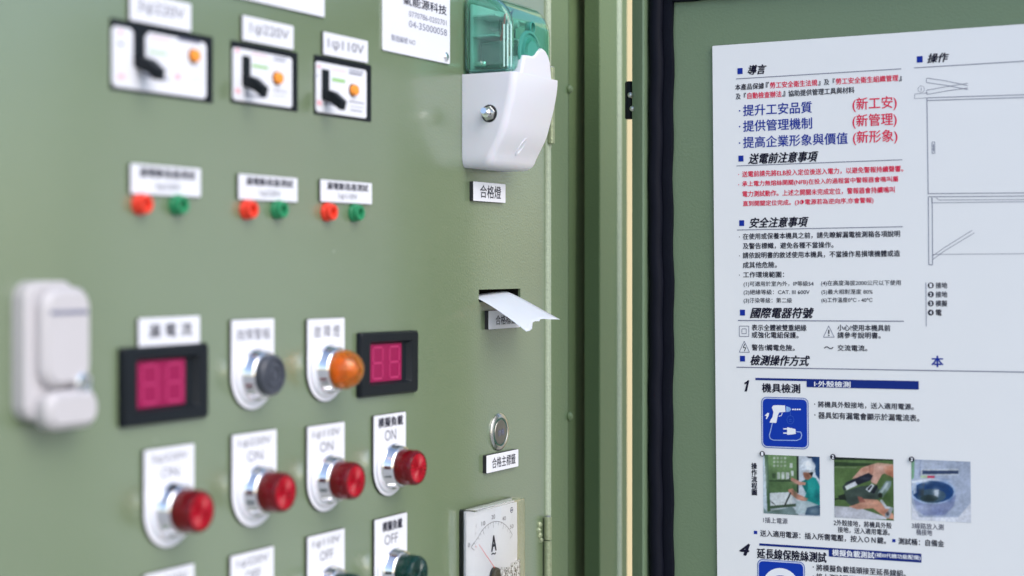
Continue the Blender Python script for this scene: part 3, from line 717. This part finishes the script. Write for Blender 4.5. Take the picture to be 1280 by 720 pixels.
# ================================================================== instruction board
bd = MB()
c0 = SGN.at(893, 333)[0]; c1 = dat(1500)+.0; ytop = SGN.at(893.5, 57)[1]; ybot = SGN.at(900, 860)[1]
board = thing('instruction_board', 'white printed instruction board in Chinese fixed to the open door', 'sign', SGN.mat())
bd.prism(rrect(c0, c1, ybot, ytop, .001, 2), -.0013, .0006, STEEL, BOARDW, .0002); bd.obj('sheet', board, None)
Z1, Z2, Z3 = .0008, .0010, .0012
def S(px, py): return SGN.at(px, py, Z1)
def spx(px, py, n): return abs(SGN.at(px, py-n/2, Z1)[1]-SGN.at(px, py+n/2, Z1)[1])
def T(s, x0, y, x1, h, ink=INK, bold=.019, shear=0, ref=None, name='text_line', z=Z1, **k):
    a, v = S(x0, y); c = S(x1, y)[0]
    if ref: v = S(*ref)[1]
    lettering(s, a, c, v, spx(x0, y, h), z, ink, board, bold, shear, name, **k)
def HEAD(s, x0, y, x1, h, sq):
    T(s, x0, y, x1, h, INK, .035, .28, name='heading')
    b = MB(); a = S(sq[0], sq[2]); c = S(sq[1], sq[3]); b.poly([(a[0], a[1]), (c[0], a[1]), (c[0], c[1]), (a[0], c[1])], Z1, INKB); b.obj('bullet_square', board, None)
def RULE(x0, y, x1, th=.9, ink=INKG):
    a, v = S(x0, y); c = S(x1, y)[0]; w2 = spx(x0, y, th)/2
    b = MB(); b.poly([(a, v-w2), (c, v-w2), (c, v+w2), (a, v+w2)], Z1, ink); b.obj('rule_line', board, None)
def DOTS(lst, ink=INK, r=.8):
    for (x, y) in lst:
        p = S(x, y); b = MB(); b.poly(circ(p[0], p[1], spx(x, y, r*2)/2, 10), Z1, ink); b.obj('bullet_dot', board, None)
HEAD('導言', 934.8, 87.6, 958, 11.8, (921.8, 928.3, 85.3, 92.4)); RULE(920.1, 98.6, 1126.7)
L1 = (919, 109.2)
T('本產品保據', 919, 109, 955, 7.6, ref=L1); T('『', 957.5, 109, 961, 6.5, ref=(919, 108.3)); T('勞工安全衛生法規', 962.6, 109, 1021.6, 7.8, INKR, ref=L1)
T('』及『', 1023, 109, 1043.6, 7.6, ref=L1); T('勞工安全衛生組織管理', 1044.8, 109, 1123, 7.8, INKR, ref=L1); T('』', 1124, 109, 1127, 6, ref=(919, 110.5))
L2 = (919.7, 120.6)
T('及『', 919.7, 120.6, 932.4, 7.6, ref=L2); T('自動檢查辦法', 934.3, 120.6, 976.8, 7.8, INKR, ref=L2); T('』', 978, 120.6, 981.5, 6.5, ref=L2); T('協助提供管理工具與材料', 985.5, 120.6, 1068, 7.8, ref=L2)
DOTS([(924.5, 138.5), (924.5, 158.3), (924.5, 178.8)], INKB, 1.0)
T('提升工安品質', 929, 138.2, 1014.8, 14, INKB, .014); T('(新工安)', 1065.8, 131.3, 1120.8, 17.6, INKR, .012)
T('提供管理機制', 929, 157.8, 1015, 14, INKB, .014); T('(新管理)', 1065.8, 152.2, 1120.8, 17.6, INKR, .012)
T('提高企業形象與價值', 929, 178.2, 1059.6, 14.2, INKB, .014); T('(新形象)', 1066.3, 172.8, 1121.7, 17.6, INKR, .012)
HEAD('送電前注意事項', 935.5, 198.6, 1022.8, 13, (923, 929.4, 194.6, 201.8)); RULE(920.6, 207.4, 1127.9)
T('送電前請先將ELB投入定位後送入電力，以避免警報持續聲響。', 927.7, 217.8, 1129, 7.6, INKR)
T('承上電力無熔絲開關(NFB)在投入的過程當中警報器會鳴叫屬', 927.7, 230.3, 1122.7, 7.8, INKR)
T('電力測試動作。上述之開關未完成定位，警報器會持續鳴叫', 928.2, 242.6, 1118.4, 7.6, INKR)
T('直到開關定位完成。(3Φ電源若為逆向序,亦會警報)', 928.6, 255, 1091.8, 7.8, INKR)
DOTS([(923.3, 218.2), (923.3, 231)], INKR, .6)
HEAD('安全注意事項', 936.7, 278.6, 1010.5, 12.6, (924, 930.3, 275.3, 282.4)); RULE(921.3, 287.5, 1128.6)
T('在使用或保養本機具之前，請先瞭解漏電檢測箱各項說明', 928.6, 295.7, 1125, 7.8)
T('及警告標幟，避免各種不當操作。', 928.6, 307.7, 1041.7, 7.8)
T('請依說明書的敘述使用本機具，不當操作易損壞機體或造', 928.6, 319.3, 1125, 7.8)
T('成其他危險。', 928.6, 331.3, 971, 7.8); T('工作環境範圍：', 929, 343.4, 980, 7.4)
DOTS([(924.3, 296.2), (924.3, 319.8), (924.3, 343.8)], INK, .6)
T('(1)可適用於室內外，IP等級54', 929.6, 355.3, 1017, 7.2, bold=.006); T('(4)在高度海拔2000公尺以下使用', 1026.4, 354.3, 1126, 7.4, bold=.006)
T('(2)絕緣等級：CAT. III 600V', 929.6, 365.6, 1012, 7.2, bold=.006); T('(5)最大相對溼度 80%', 1026.8, 365.2, 1090.8, 7.2, bold=.006)
T('(3)汙染等級：第二級', 929.6, 375.9, 990, 7.2, bold=.006); T('(6)工作溫度0℃ - 40℃', 1026.8, 375.4, 1090.6, 7.2, bold=.006)
HEAD('國際電器符號', 937.8, 391, 1017, 13, (924.9, 931.3, 387.1, 394.4)); RULE(922.5, 400.6, 1129.8, 1.1)
b = MB()
def ln(pts, wd, ink=INK, z=Z1): b.line([S(*p) for p in pts], spx(1000, 400, wd), z, ink)
ln([(924.2, 407.6), (936, 407.6), (936, 420.6), (924.2, 420.6), (924.2, 407.6)], .7, INKG); ln([(927.4, 411), (932.8, 411), (932.8, 417), (927.4, 417), (927.4, 411)], .7, INKG)
b.obj('double_insulation_symbol', board, None)
T('表示全體被雙重絕緣', 939.7, 409.4, 1008, 7.8); T('或強化電組保護。', 939.7, 418.5, 998, 7.8)
b = MB(); ln([(1035.8, 407.4), (1042.8, 421.5), (1029.2, 421.5), (1035.8, 407.4)], .7, INKG); ln([(1036, 412.2), (1036, 417.4)], 1.5); ln([(1036, 418.6), (1036, 420)], 1.5); b.obj('caution_triangle', board, None)
T('小心!使用本機具前', 1046.9, 409.6, 1112.8, 7.8); T('請參考說明書。', 1046.9, 418.9, 1100.7, 7.8)
b = MB(); ln([(930.3, 426.4), (936.9, 440.4), (924.1, 440.2), (930.3, 426.4)], .7, INKG); ln([(931, 430), (929, 434.5), (932.2, 434.5), (930.4, 439)], .9, INK); b.obj('shock_triangle', board, None)
T('警告!觸電危險。', 939.7, 434.2, 993.3, 7.8); T('～', 1030, 434.6, 1041.7, 3.2, bold=.01); T('交流電流。', 1047, 434.8, 1084, 7.6)
HEAD('檢測操作方式', 938.3, 450, 1012.2, 12.8, (924.9, 931.3, 444.7, 451.9)); RULE(920.6, 459.0, 1330, 1.1)
def BAR(x0, xm, x1, yt, t1, yb, t2):
    a, v = S(x0, yt); m_ = S(xm, yt)[0]; c = S(x1, yt)[0]; s1 = spx(x0, yt, t1); v2 = S(xm, yb)[1]; s2 = spx(xm, yb, t2)
    b = MB(); b.poly([(a, v-s1), (m_-.00001, v-s1), (m_-.00001, v), (a, v)], Z1, INKBAR); b.poly([(m_, v-s1*.4-s2), (c, v-s1*.4-s2), (c, v), (m_, v)], Z1, INKBAR); b.obj('title_bar', board, None)
b = MB(); _q = lambda x, y: S(928+x*8.6, 489.4-y*14)
b.poly([_q(*p_) for p_ in ((.30, 0), (.66, 0), (1.0, 1.0), (.74, 1.0), (.60, .90), (.28, .78), (.33, .62), (.62, .72))], Z1, INK); b.obj('step_number', board, None)
BAR(944.2, 1008.2, 1148.4, 472.3, 2.8, 474.6, 9.2)
T('機具檢測', 952.7, 484.7, 1000, 11.4, INK, .030, name='heading'); T('I·外殼檢測', 1018, 479.7, 1063, 7.4, INKW, .03, z=Z2)
T('將機具外殼接地，送入適用電源。', 1022.5, 505.4, 1142, 7.8); T('器具如有漏電會顯示於漏電流表。', 1023, 519.0, 1149, 8.4); DOTS([(1018.3, 505.2), (1018.6, 518.6)], INK, .8)
# drill icon
def sp(pts, m, z): b.poly([S(*p) for p in pts], z, m)
def srr(x0, x1, y0, y1, r, z, m):
    a = S(x0, y1); c = S(x1, y0); b.poly(rrect(a[0], c[0], a[1], c[1], spx(x0, y0, r), 6), z, m)
def scirc(x, y, r, z, m): p = S(x, y); b.poly(circ(p[0], p[1], spx(x, y, r*2)/2, 22), z, m)
k = lambda x, y: (900+x/4.571, 470+y/4.571)
b = MB(); srr(952.0, 1010.6, 497.4, 559.6, 7, Z1, C(70, 100, 180)); srr(952.8, 1009.8, 498.2, 558.8, 6.4, Z1+.0001, C(210, 218, 240)); srr(954, 1008.6, 499.6, 557.4, 5.4, Z1+.0002, ICONB)
zi = Z1+.0003
sp([k(*p) for p in ((297, 180), (305, 168), (330, 166), (372, 168), (375, 205), (340, 208), (332, 222), (322, 268), (284, 266), (290, 250), (300, 235), (306, 205))], INKW, zi)
sp([k(*p) for p in ((379, 172), (400, 180), (408, 190), (400, 202), (379, 206))], C(150, 190, 240), zi)
for i in range(4): sp([k(412+i*13, 188), k(421+i*13, 186), k(424+i*13, 193), k(414+i*13, 196)], INKW, zi)
sp([k(*p) for p in ((256, 226), (272, 210), (282, 212), (278, 228), (268, 246), (262, 244), (268, 230))], INKW, zi)
def iln(pts, wd, m=INKW): b.line([S(*k(*p)) for p in pts], spx(980, 530, wd), zi, m)
iln([(336, 230), (352, 226), (356, 210)], .9); iln([(300, 268), (290, 310), (282, 340), (288, 358), (306, 366), (440, 368), (462, 358), (468, 336), (462, 320), (436, 318)], 1.0, C(170, 195, 240))
pts = [(403+20*math.cos(R(a)), 250+24*math.sin(R(a))) for a in range(0, 361, 20)]; iln(pts, .4, C(60, 110, 200)); iln([(403, 205), (403, 226)], .4, C(60, 110, 200))
iln([(396, 248), (410, 248)], .5, C(60, 110, 200)); iln([(396, 258), (410, 258)], .5, C(60, 110, 200))
sp([k(*p) for p in ((384, 292), (410, 298), (432, 304), (434, 330), (410, 334), (384, 336))], INKW, zi); iln([(362, 302), (386, 302)], 1.4); iln([(362, 326), (386, 326)], 1.4)
b.obj('drill_pictogram', board, None)
# vertical caption
a = S(939.4, 600); c = S(946.2, 600); vm = S(942, 598.8)[1]
lettering('操作流程圖', a[0], c[0], vm, spx(942, 598, 40.5), Z1, INK, board, .03, 0, 'text_line', True)
# ---- printed photographs: flat pictures on the board
import numpy as np
def photo(cor, shapes, soft=(), name='printed_photo', G=84):
    """a colour print: shapes and soft tones mixed into the print's own colour grid"""
    (xl, yt, xr, yb) = cor; a = S(xl, yt); c = S(xr, yt); d = S(xl, yb)
    X0, X1, Y1, Y0 = a[0], c[0], a[1], d[1]; SS = G*2
    gx, gy = np.meshgrid((np.arange(SS)+.5)/SS, (np.arange(SS)+.5)/SS)
    img = np.zeros((SS, SS, 3)); rs_ = np.random.RandomState(7)
    to = lambda p: ((S(*p)[0]-X0)/(X1-X0), (S(*p)[1]-Y0)/(Y1-Y0))
    for (pts, cc) in shapes:
        if pts is None: img[:] = cc; continue
        q = [to(p) for p in pts]; ins = np.zeros((SS, SS), bool)
        for (x1, y1), (x2, y2) in zip(q, q[1:]+q[:1]):
            if y1 == y2: continue
            ins ^= ((y1 > gy) != (y2 > gy)) & (gx < (x2-x1)*(gy-y1)/(y2-y1)+x1)
        gr = rs_.uniform(-.10, .10, 2); k = 1+gr[0]*(gx-.5)*2+gr[1]*(gy-.5)*2
        img[ins] = (np.array(cc)[None, :]*k[ins][:, None])
    for (p, rx_, ry_, cc, al) in soft:
        x, y = to(p); rx_ /= (xr-xl); ry_ /= (yb-yt)
        A = al*np.exp(-(((gx-x)/rx_)**2+((gy-y)/ry_)**2)); img = img*(1-A[..., None])+np.array(cc)*A[..., None]
    for it in range(2):
        P = np.pad(img, ((1, 1), (1, 1), (0, 0)), 'edge'); img = (P[:-2, 1:-1]+P[2:, 1:-1]+P[1:-1, :-2]+P[1:-1, 2:]+2*P[1:-1, 1:-1])/6
    for n_, am in ((6, .07), (14, .05), (30, .05), (60, .05)):
        nz = rs_.uniform(-am, am, (n_+1, n_+1)); ix = gx*n_; iy = gy*n_; x_ = ix.astype(int); y_ = iy.astype(int); fx = ix-x_; fy = iy-y_
        v = nz[y_, x_]*(1-fx)*(1-fy)+nz[y_, x_+1]*fx*(1-fy)+nz[y_+1, x_]*(1-fx)*fy+nz[y_+1, x_+1]*fx*fy
        img = img*(1+v[..., None])
    img = np.clip(img, 0, 255).reshape(G, 2, G, 2, 3).mean((1, 3))/255
    lin = np.where(img > .04045, ((img+.055)/1.055)**2.4, img/12.92)*np.array([.80, .82, .86])
    vs = [(X0+(X1-X0)*i/(G-1), Y0+(Y1-Y0)*j/(G-1), Z1) for j in range(G) for i in range(G)]
    me = bpy.data.meshes.new(name); me.from_pydata(vs, [], [(j*G+i, j*G+i+1, (j+1)*G+i+1, (j+1)*G+i) for j in range(G-1) for i in range(G-1)])
    at_ = me.color_attributes.new('print', 'FLOAT_COLOR', 'POINT')
    at_.data.foreach_set('color', np.concatenate([lin.reshape(-1, 3), np.ones((G*G, 1))], 1).astype(np.float32).ravel())
    me.materials.append(PRINT); o = bpy.data.objects.new(name, me); col.objects.link(o); o.parent = board
PRINT = mat('colour_print', (.5, .5, .5), .35, spec=.25)
_n = PRINT.node_tree.nodes.new('ShaderNodeAttribute'); _n.attribute_name = 'print'
lnk(PRINT, _n.outputs['Color'], PRINT.node_tree.nodes['Principled BSDF'].inputs['Base Color'])
_C = C
C = lambda r_, g_, b_: (r_, g_, b_)
f1 = lambda *ps: [(935+x/7.2, 555+y/7.2) for x, y in ps]
el = lambda f, x, y, rx, ry, a0=0, a1=360: f(*[(x+rx*math.cos(R(a)), y+ry*math.sin(R(a))) for a in range(a0, a1, 20)])
sh = [(None, C(205, 212, 222)), (f1((135, 90), (185, 90), (190, 560), (140, 620)), C(190, 205, 215)),
      (f1((180, 95), (440, 98), (440, 330), (185, 330)), C(108, 138, 92)), (f1((185, 335), (445, 335), (440, 430), (190, 440)), C(92, 122, 78)),
      (f1((435, 98), (455, 100), (455, 440), (438, 440)), C(38, 48, 42)), (f1((180, 325), (440, 325), (440, 338), (180, 338)), C(45, 62, 45)),
      (f1((150, 95), (182, 95), (205, 600), (178, 610)), C(70, 100, 68)), (f1((205, 445), (400, 440), (400, 540), (210, 560)), C(200, 205, 205)),
      (f1((200, 555), (430, 535), (430, 560), (205, 580)), C(70, 90, 70)), (f1((140, 570), (180, 610), (400, 560), (460, 640), (140, 640)), C(120, 140, 140)),
      (f1((455, 100), (648, 100), (648, 340), (600, 320), (560, 230), (455, 300)), C(208, 216, 226)), (f1((560, 100), (648, 100), (648, 330), (608, 280), (590, 190)), C(38, 72, 110)),
      (f1((455, 440), (520, 300), (500, 480)), C(196, 205, 212)),
      (f1((500, 330), (560, 290), (610, 310), (645, 380), (645, 560), (540, 560), (500, 500), (525, 440)), C(24, 138, 132)),
      (f1((480, 340), (530, 315), (540, 400), (520, 440), (490, 380)), C(18, 108, 104)),
      (f1((390, 300), (470, 340), (520, 345), (515, 372), (460, 370), (385, 330)), C(196, 140, 122)), (f1((360, 410), (400, 400), (450, 450), (540, 490), (520, 520), (440, 495), (370, 440)), C(190, 132, 112)),
      (f1((495, 255), (560, 255), (575, 300), (540, 325), (515, 320), (498, 290)), C(170, 118, 98)), (f1((545, 235), (590, 240), (575, 295), (550, 270)), C(28, 26, 28)),
      (el(f1, 540, 205, 64, 55), C(226, 232, 236)), (f1((478, 235), (605, 235), (600, 262), (560, 250), (482, 255)), C(190, 200, 208)), (f1((520, 110), (575, 100), (580, 130), (540, 130)), C(40, 50, 70)),
      (f1((430, 510), (540, 510), (640, 550), (645, 630), (560, 600), (500, 625), (430, 620)), C(178, 196, 200)), (f1((530, 570), (648, 545), (648, 640), (510, 635)), C(70, 96, 120)),
      (f1((340, 280), (375, 285), (380, 320), (345, 320)), C(50, 58, 52)), (f1((320, 560), (380, 430), (390, 440), (335, 560)), C(60, 66, 62))]
for r in range(3):
    for c_ in range(4): sh.append((el(f1, 238+c_*32, 130+r*34, 11, 11), C(205, 212, 205)))
for c_ in range(3): sh.append((f1((262+c_*40, 255), (290+c_*40, 255), (290+c_*40, 315), (262+c_*40, 318)), C(220, 224, 224)))
sh += [(f1((375, 175), (402, 175), (402, 215), (375, 215)), C(220, 224, 224)), (f1((222, 265), (250, 265), (250, 310), (222, 310)), C(60, 76, 58)), (f1((385, 240), (410, 242), (410, 290), (390, 290)), C(215, 220, 220)), (f1((205, 510), (240, 535), (250, 550), (215, 525)), C(20, 20, 22))]
so1 = [(f1((555, 180))[0], 5, 4, (250, 252, 252), .7), (f1((500, 220))[0], 3, 3, (180, 190, 205), .5), (f1((570, 400))[0], 5, 9, (60, 175, 165), .6), (f1((620, 470))[0], 4, 9, (10, 80, 90), .6), (f1((540, 470))[0], 4, 6, (8, 84, 86), .5),
       (f1((430, 350))[0], 5, 2, (226, 178, 160), .5), (f1((480, 490))[0], 6, 2, (220, 170, 150), .5), (f1((300, 180))[0], 12, 14, (128, 158, 108), .5), (f1((220, 300))[0], 8, 10, (70, 100, 62), .5), (f1((160, 300))[0], 3, 20, (225, 232, 238), .5),
       (f1((600, 150))[0], 4, 5, (20, 40, 80), .6), (f1((480, 560))[0], 6, 4, (215, 226, 228), .6), (f1((590, 600))[0], 6, 4, (150, 172, 180), .6), (f1((250, 600))[0], 10, 3, (60, 80, 66), .6), (f1((530, 280))[0], 3, 4, (120, 78, 62), .6), (f1((420, 430))[0], 3, 10, (48, 66, 48), .5)]
photo((953.8, 568.2, 1024.4, 641.5), sh, so1)
f2 = lambda *ps: [(1030+x/7.2, 560+y/7.2) for x, y in ps]
sh = [(None, C(84, 110, 64)), (f2((90, 70), (625, 95), (625, 115), (90, 108)), C(26, 34, 30)), (f2((90, 125), (625, 150), (625, 165), (90, 165)), C(44, 62, 40)), (f2((90, 520), (300, 530), (560, 620), (560, 640), (90, 640)), C(205, 206, 214)),
      (f2((90, 170), (300, 175), (300, 182), (90, 180)), C(130, 150, 110)),
      (f2((250, 280), (340, 180), (400, 160), (480, 135), (625, 150), (625, 265), (540, 230), (520, 240), (470, 330), (425, 310), (410, 235), (300, 270)), C(214, 166, 146)),
      (f2((520, 170), (625, 160), (625, 270), (560, 235)), C(190, 130, 104)), (f2((400, 160), (450, 150), (440, 235), (410, 250)), C(196, 142, 122)),
      (f2((165, 350), (200, 310), (400, 225), (440, 250), (420, 290), (300, 335), (180, 385)), C(32, 36, 50)), (f2((190, 345), (280, 300), (302, 335), (205, 380)), C(220, 222, 228)),
      (f2((180, 390), (330, 345), (460, 330), (520, 400), (490, 460), (380, 460), (250, 520), (200, 480)), C(62, 76, 70)), (f2((130, 430), (190, 410), (205, 470), (140, 465)), C(26, 34, 30)), (f2((95, 455), (140, 448), (140, 458), (95, 468)), C(20, 22, 22)),
      (f2((375, 370), (430, 320), (450, 340), (410, 400)), C(220, 224, 230)), (f2((388, 372), (425, 332), (434, 340), (402, 385)), C(24, 26, 34)), (f2((420, 400), (470, 330), (485, 350), (450, 410)), C(28, 32, 42)),
      (f2((485, 400), (560, 295), (605, 300), (600, 340), (530, 445), (490, 440)), C(130, 150, 150)), (f2((500, 400), (565, 310), (580, 315), (520, 410)), C(196, 210, 212)), (el(f2, 505, 425, 20, 24), C(30, 34, 34)),
      (f2((225, 525), (330, 490), (300, 430), (350, 455), (480, 465), (560, 530), (625, 600), (625, 640), (560, 630), (440, 540), (300, 550)), C(200, 144, 120)), (f2((300, 430), (340, 440), (380, 490), (320, 490)), C(150, 92, 80)),
      (f2((500, 470), (520, 460), (560, 520), (620, 535), (615, 550), (550, 545)), C(210, 214, 222)), (f2((545, 590), (600, 530), (622, 545), (580, 630), (550, 620)), C(150, 160, 166)), (el(f2, 570, 590, 14, 18), C(70, 80, 90))]
so2 = [(f2((520, 180))[0], 8, 3, (238, 200, 184), .6), (f2((370, 200))[0], 7, 3, (170, 108, 84), .5), (f2((590, 230))[0], 5, 4, (150, 92, 70), .6), (f2((450, 290))[0], 3, 4, (236, 190, 176), .5), (f2((370, 275))[0], 7, 2, (70, 78, 96), .6), (f2((250, 340))[0], 5, 2, (240, 242, 246), .4),
       (f2((300, 420))[0], 9, 3, (92, 108, 98), .6), (f2((420, 440))[0], 7, 3, (40, 50, 46), .6), (f2((560, 350))[0], 3, 5, (215, 228, 230), .6), (f2((400, 500))[0], 10, 2.5, (226, 176, 152), .6), (f2((540, 570))[0], 7, 3, (150, 94, 74), .5), (f2((150, 300))[0], 8, 16, (104, 132, 80), .5), (f2((560, 440))[0], 7, 7, (52, 78, 40), .6), (f2((200, 580))[0], 14, 5, (222, 222, 230), .6), (f2((350, 130))[0], 30, 2, (110, 136, 90), .4)]
photo((1042.6, 571.3, 1116.6, 646.6), sh, so2)
f3 = lambda *ps: [(1120+x/7.2, 560+y/7.2) for x, y in ps]
sh = [(None, C(176, 186, 206)), (f3((138, 105), (170, 110), (165, 270), (138, 290)), C(110, 150, 120)), (f3((220, 100), (232, 100), (222, 250), (210, 250)), C(140, 150, 176)),
      (f3((232, 190), (560, 190), (560, 245), (225, 250)), C(206, 212, 220)), (f3((240, 205), (560, 205), (560, 235), (240, 238)), C(60, 76, 110)), (f3((225, 250), (285, 250), (285, 270), (225, 272)), C(180, 200, 160)), (f3((283, 252), (350, 252), (345, 272), (283, 272)), C(214, 60, 92)),
      (f3((138, 480), (210, 620), (560, 620), (680, 480), (680, 680), (138, 680)), C(212, 214, 222)), (f3((150, 420), (190, 560), (260, 605), (440, 600), (520, 520), (540, 420)), C(150, 160, 196)),
      (el(f3, 330, 390, 205, 115), C(176, 196, 226)), (el(f3, 335, 395, 185, 98), C(34, 70, 120)), (el(f3, 320, 430, 130, 62), C(70, 96, 116)), (f3((200, 340), (260, 320), (250, 430), (205, 430)), C(60, 70, 76)), (f3((345, 380), (385, 375), (380, 440), (350, 440)), C(206, 220, 236)), (el(f3, 300, 450, 80, 30), C(48, 66, 70)),
      (f3((150, 330), (185, 300), (190, 400), (160, 420)), C(206, 218, 234)), (f3((140, 300), (320, 272), (500, 300), (500, 312), (320, 288), (150, 318)), C(220, 226, 236))]
so3 = [(f3((250, 300))[0], 8, 3, (235, 242, 250), .7), (f3((430, 300))[0], 8, 3, (120, 150, 200), .6), (f3((200, 400))[0], 4, 8, (20, 50, 96), .6), (f3((360, 400))[0], 4, 5, (235, 242, 250), .7), (f3((300, 460))[0], 9, 4, (36, 52, 54), .6), (f3((250, 540))[0], 10, 4, (190, 200, 224), .6), (f3((380, 570))[0], 10, 5, (110, 122, 168), .5), (f3((170, 600))[0], 6, 8, (228, 228, 234), .6), (f3((480, 420))[0], 4, 8, (16, 60, 120), .6), (f3((230, 350))[0], 5, 3, (60, 110, 180), .5), (f3((300, 150))[0], 14, 5, (200, 208, 222), .6)]
photo((1139.2, 574.2, 1213, 649.5), sh, so3)
C = _C
for (x, y, s) in ((953.4, 567, '1'), (1041.7, 570.8, '2'), (1139.9, 574, '3')):
    p = S(x, y); b = MB(); rr_ = spx(x, y, 7)/2; b.poly(circ(p[0], p[1], rr_, 22), Z1+.0012, INK); ob = b.obj('number_disc', board, None)
    lettering(s, p[0]-rr_*.34, p[0]+rr_*.34, p[1], rr_*1.25, Z1+.0014, INKW, ob, .05)
T('1插上電源', 954, 649.8, 984.5, 7, INKS, .012); T('2外殼接地，將機具外殼', 1042.2, 653.2, 1114.4, 7.6, INK, .014); T('接地，送入適用電源。', 1047.3, 661.9, 1112, 7.6, INK, .014)
T('3線路放入測', 1139.7, 656.8, 1179.5, 7.4, INKS, .014); T('桶接地', 1145.3, 665, 1165.2, 7.4, INKS, .014)
def SQ(x0, x1, y0, y1):
    b = MB(); a = S(x0, y0); c = S(x1, y1); b.poly([(a[0], a[1]), (c[0], a[1]), (c[0], c[1]), (a[0], c[1])], Z1, INKB); b.obj('bullet_square', board, None)
SQ(942.3, 946.6, 663.4, 667.7); T('送入適用電源：插入所需電壓，按入ＯＮ鍵。', 950.3, 666.4, 1107.3, 8.2)
SQ(1115.3, 1119.4, 673.7, 677.9); T('測試桶：自備金', 1123, 676.2, 1180, 8.2)
T('4', 925, 686.6, 936.8, 14, INK, .05, .3, name='step_number')
BAR(949.1, 1035.8, 1151.6, 679.1, 2.8, 684.4, 9.8)
T('延長線保險絲測試', 946.3, 691.4, 1032.8, 12.6, INK, .030, name='heading'); T('模擬負載測試', 1040.5, 690.7, 1092.8, 8, INKW, .03, z=Z2); T('(補III代機功能配備)', 1093.7, 693.9, 1150.7, 6.4, INKW, .02, z=Z2)
b = MB(); srr(947.2, 1006, 702.6, 766, 7, Z1, C(70, 100, 180)); srr(948, 1005.2, 703.4, 765, 6.4, Z1+.0001, C(210, 218, 240)); srr(949.2, 1004, 704.8, 763.6, 5.4, Z1+.0002, ICONB)
p = S(976.5, 734); r_ = spx(976, 730, 24)
b.poly(circ(p[0], p[1], r_, 30), zi, INKW); b.poly(circ(p[0], p[1], r_*.62, 30), zi+.0001, ICONB); b.poly(circ(p[0], p[1], r_*.35, 30), zi+.0002, INKW)
b.obj('reel_pictogram', board, None)
T('將模擬負載插頭接至延長線組。', 1020.5, 709.4, 1132, 8.2); T('接上測試電源', 1020.5, 720.6, 1069, 8.2); DOTS([(1016.6, 708.8), (1016.6, 720.2)], INK, .8)
# ---- right column
HEAD('操作', 1159.3, 73, 1186, 11.6, (1146, 1153.4, 70.4, 77.9)); RULE(1142.5, 84.8, 1330)
b = MB()
d = INKG
ln([(1158.7, 122.5), (1160.3, 243)], .8, d); ln([(1160, 122.2), (1290, 118)], .8, d); ln([(1159.5, 125.6), (1290, 121.5)], .8, d)
ln([(1160.2, 242), (1290, 241)], .8, d); ln([(1160.4, 246), (1290, 245)], .8, d)
ln([(1143.5, 117.5), (1160, 116)], .5, d); ln([(1143.5, 117.5), (1143.2, 123.2)], .5, d); ln([(1143.2, 123.3), (1160, 122.2)], .5, d)
ln([(1158.6, 97.5), (1182, 101), (1210, 107)], .6, d); ln([(1158.4, 103.2), (1182, 106.5), (1210, 112)], .6, d); ln([(1158.6, 97.5), (1157.8, 100.2), (1158.4, 103.2)], .6, d)
ln([(1158.6, 112.6), (1182, 108.5), (1210, 104)], .6, d); ln([(1158.8, 118), (1182, 113.8), (1210, 110)], .6, d); ln([(1158.6, 112.6), (1158, 115.3), (1158.8, 118)], .6, d)
pts = [(1151.5+4*math.cos(R(a)), 111.4+4*math.sin(R(a))) for a in range(0, 361, 20)]; ln(pts, .4, d); ln([(1151.5, 109.3), (1151.5, 113.6)], .6, d)
ln([(1165, 177.5), (1168.4, 177.3), (1168.6, 191.5), (1165.3, 191.7), (1165, 177.5)], .6, d); ln([(1166.8, 180), (1167, 189)], 1.0, d)
ln([(1160.4, 246), (1161, 331)], .8, d); ln([(1161, 331), (1165.8, 331)], .8, d); ln([(1165.8, 331), (1165.2, 247)], .8, d)
ln([(1164.6, 247), (1164.8, 253.5), (1290, 252)], .6, d); ln([(1170, 247), (1174, 250), (1290, 249.3)], .6, d)
ln([(1165.6, 320), (1180, 309.8), (1215, 288)], .6, d); ln([(1165.7, 324.5), (1180, 314), (1218, 291)], .6, d); ln([(1166, 318), (1290, 317)], .5, d)
b.obj('cabinet_line_drawing', board, None)
ya = S(1157, 353)[1]; yb_ = S(1157.3, 408)[1]; xx = S(1157, 353)[0]
b = MB(); b.poly([(xx, yb_), (xx+.0004, yb_), (xx+.0004, ya), (xx, ya)], Z1, INKG); b.obj('rule_line', board, None)
for (y, s, tx, x2) in ((356.7, '1', '接地', 1184), (368, '2', '接地', 1184), (379.3, '3', '模擬', 1184), (390.7, '4', '電', 1177)):
    p = S(1163.5, y); b = MB(); rr_ = spx(1163, y, 7.4)/2; b.poly(circ(p[0], p[1], rr_, 22), Z1, INK); ob = b.obj('number_disc', board, None)
    lettering(s, p[0]-rr_*.34, p[0]+rr_*.34, p[1], rr_*1.2, Z2, INKW, ob, .04)
    T(tx, 1169.7, y, x2, 7.4)
T('本', 1164.5, 451.7, 1179, 14, INKB, .03)
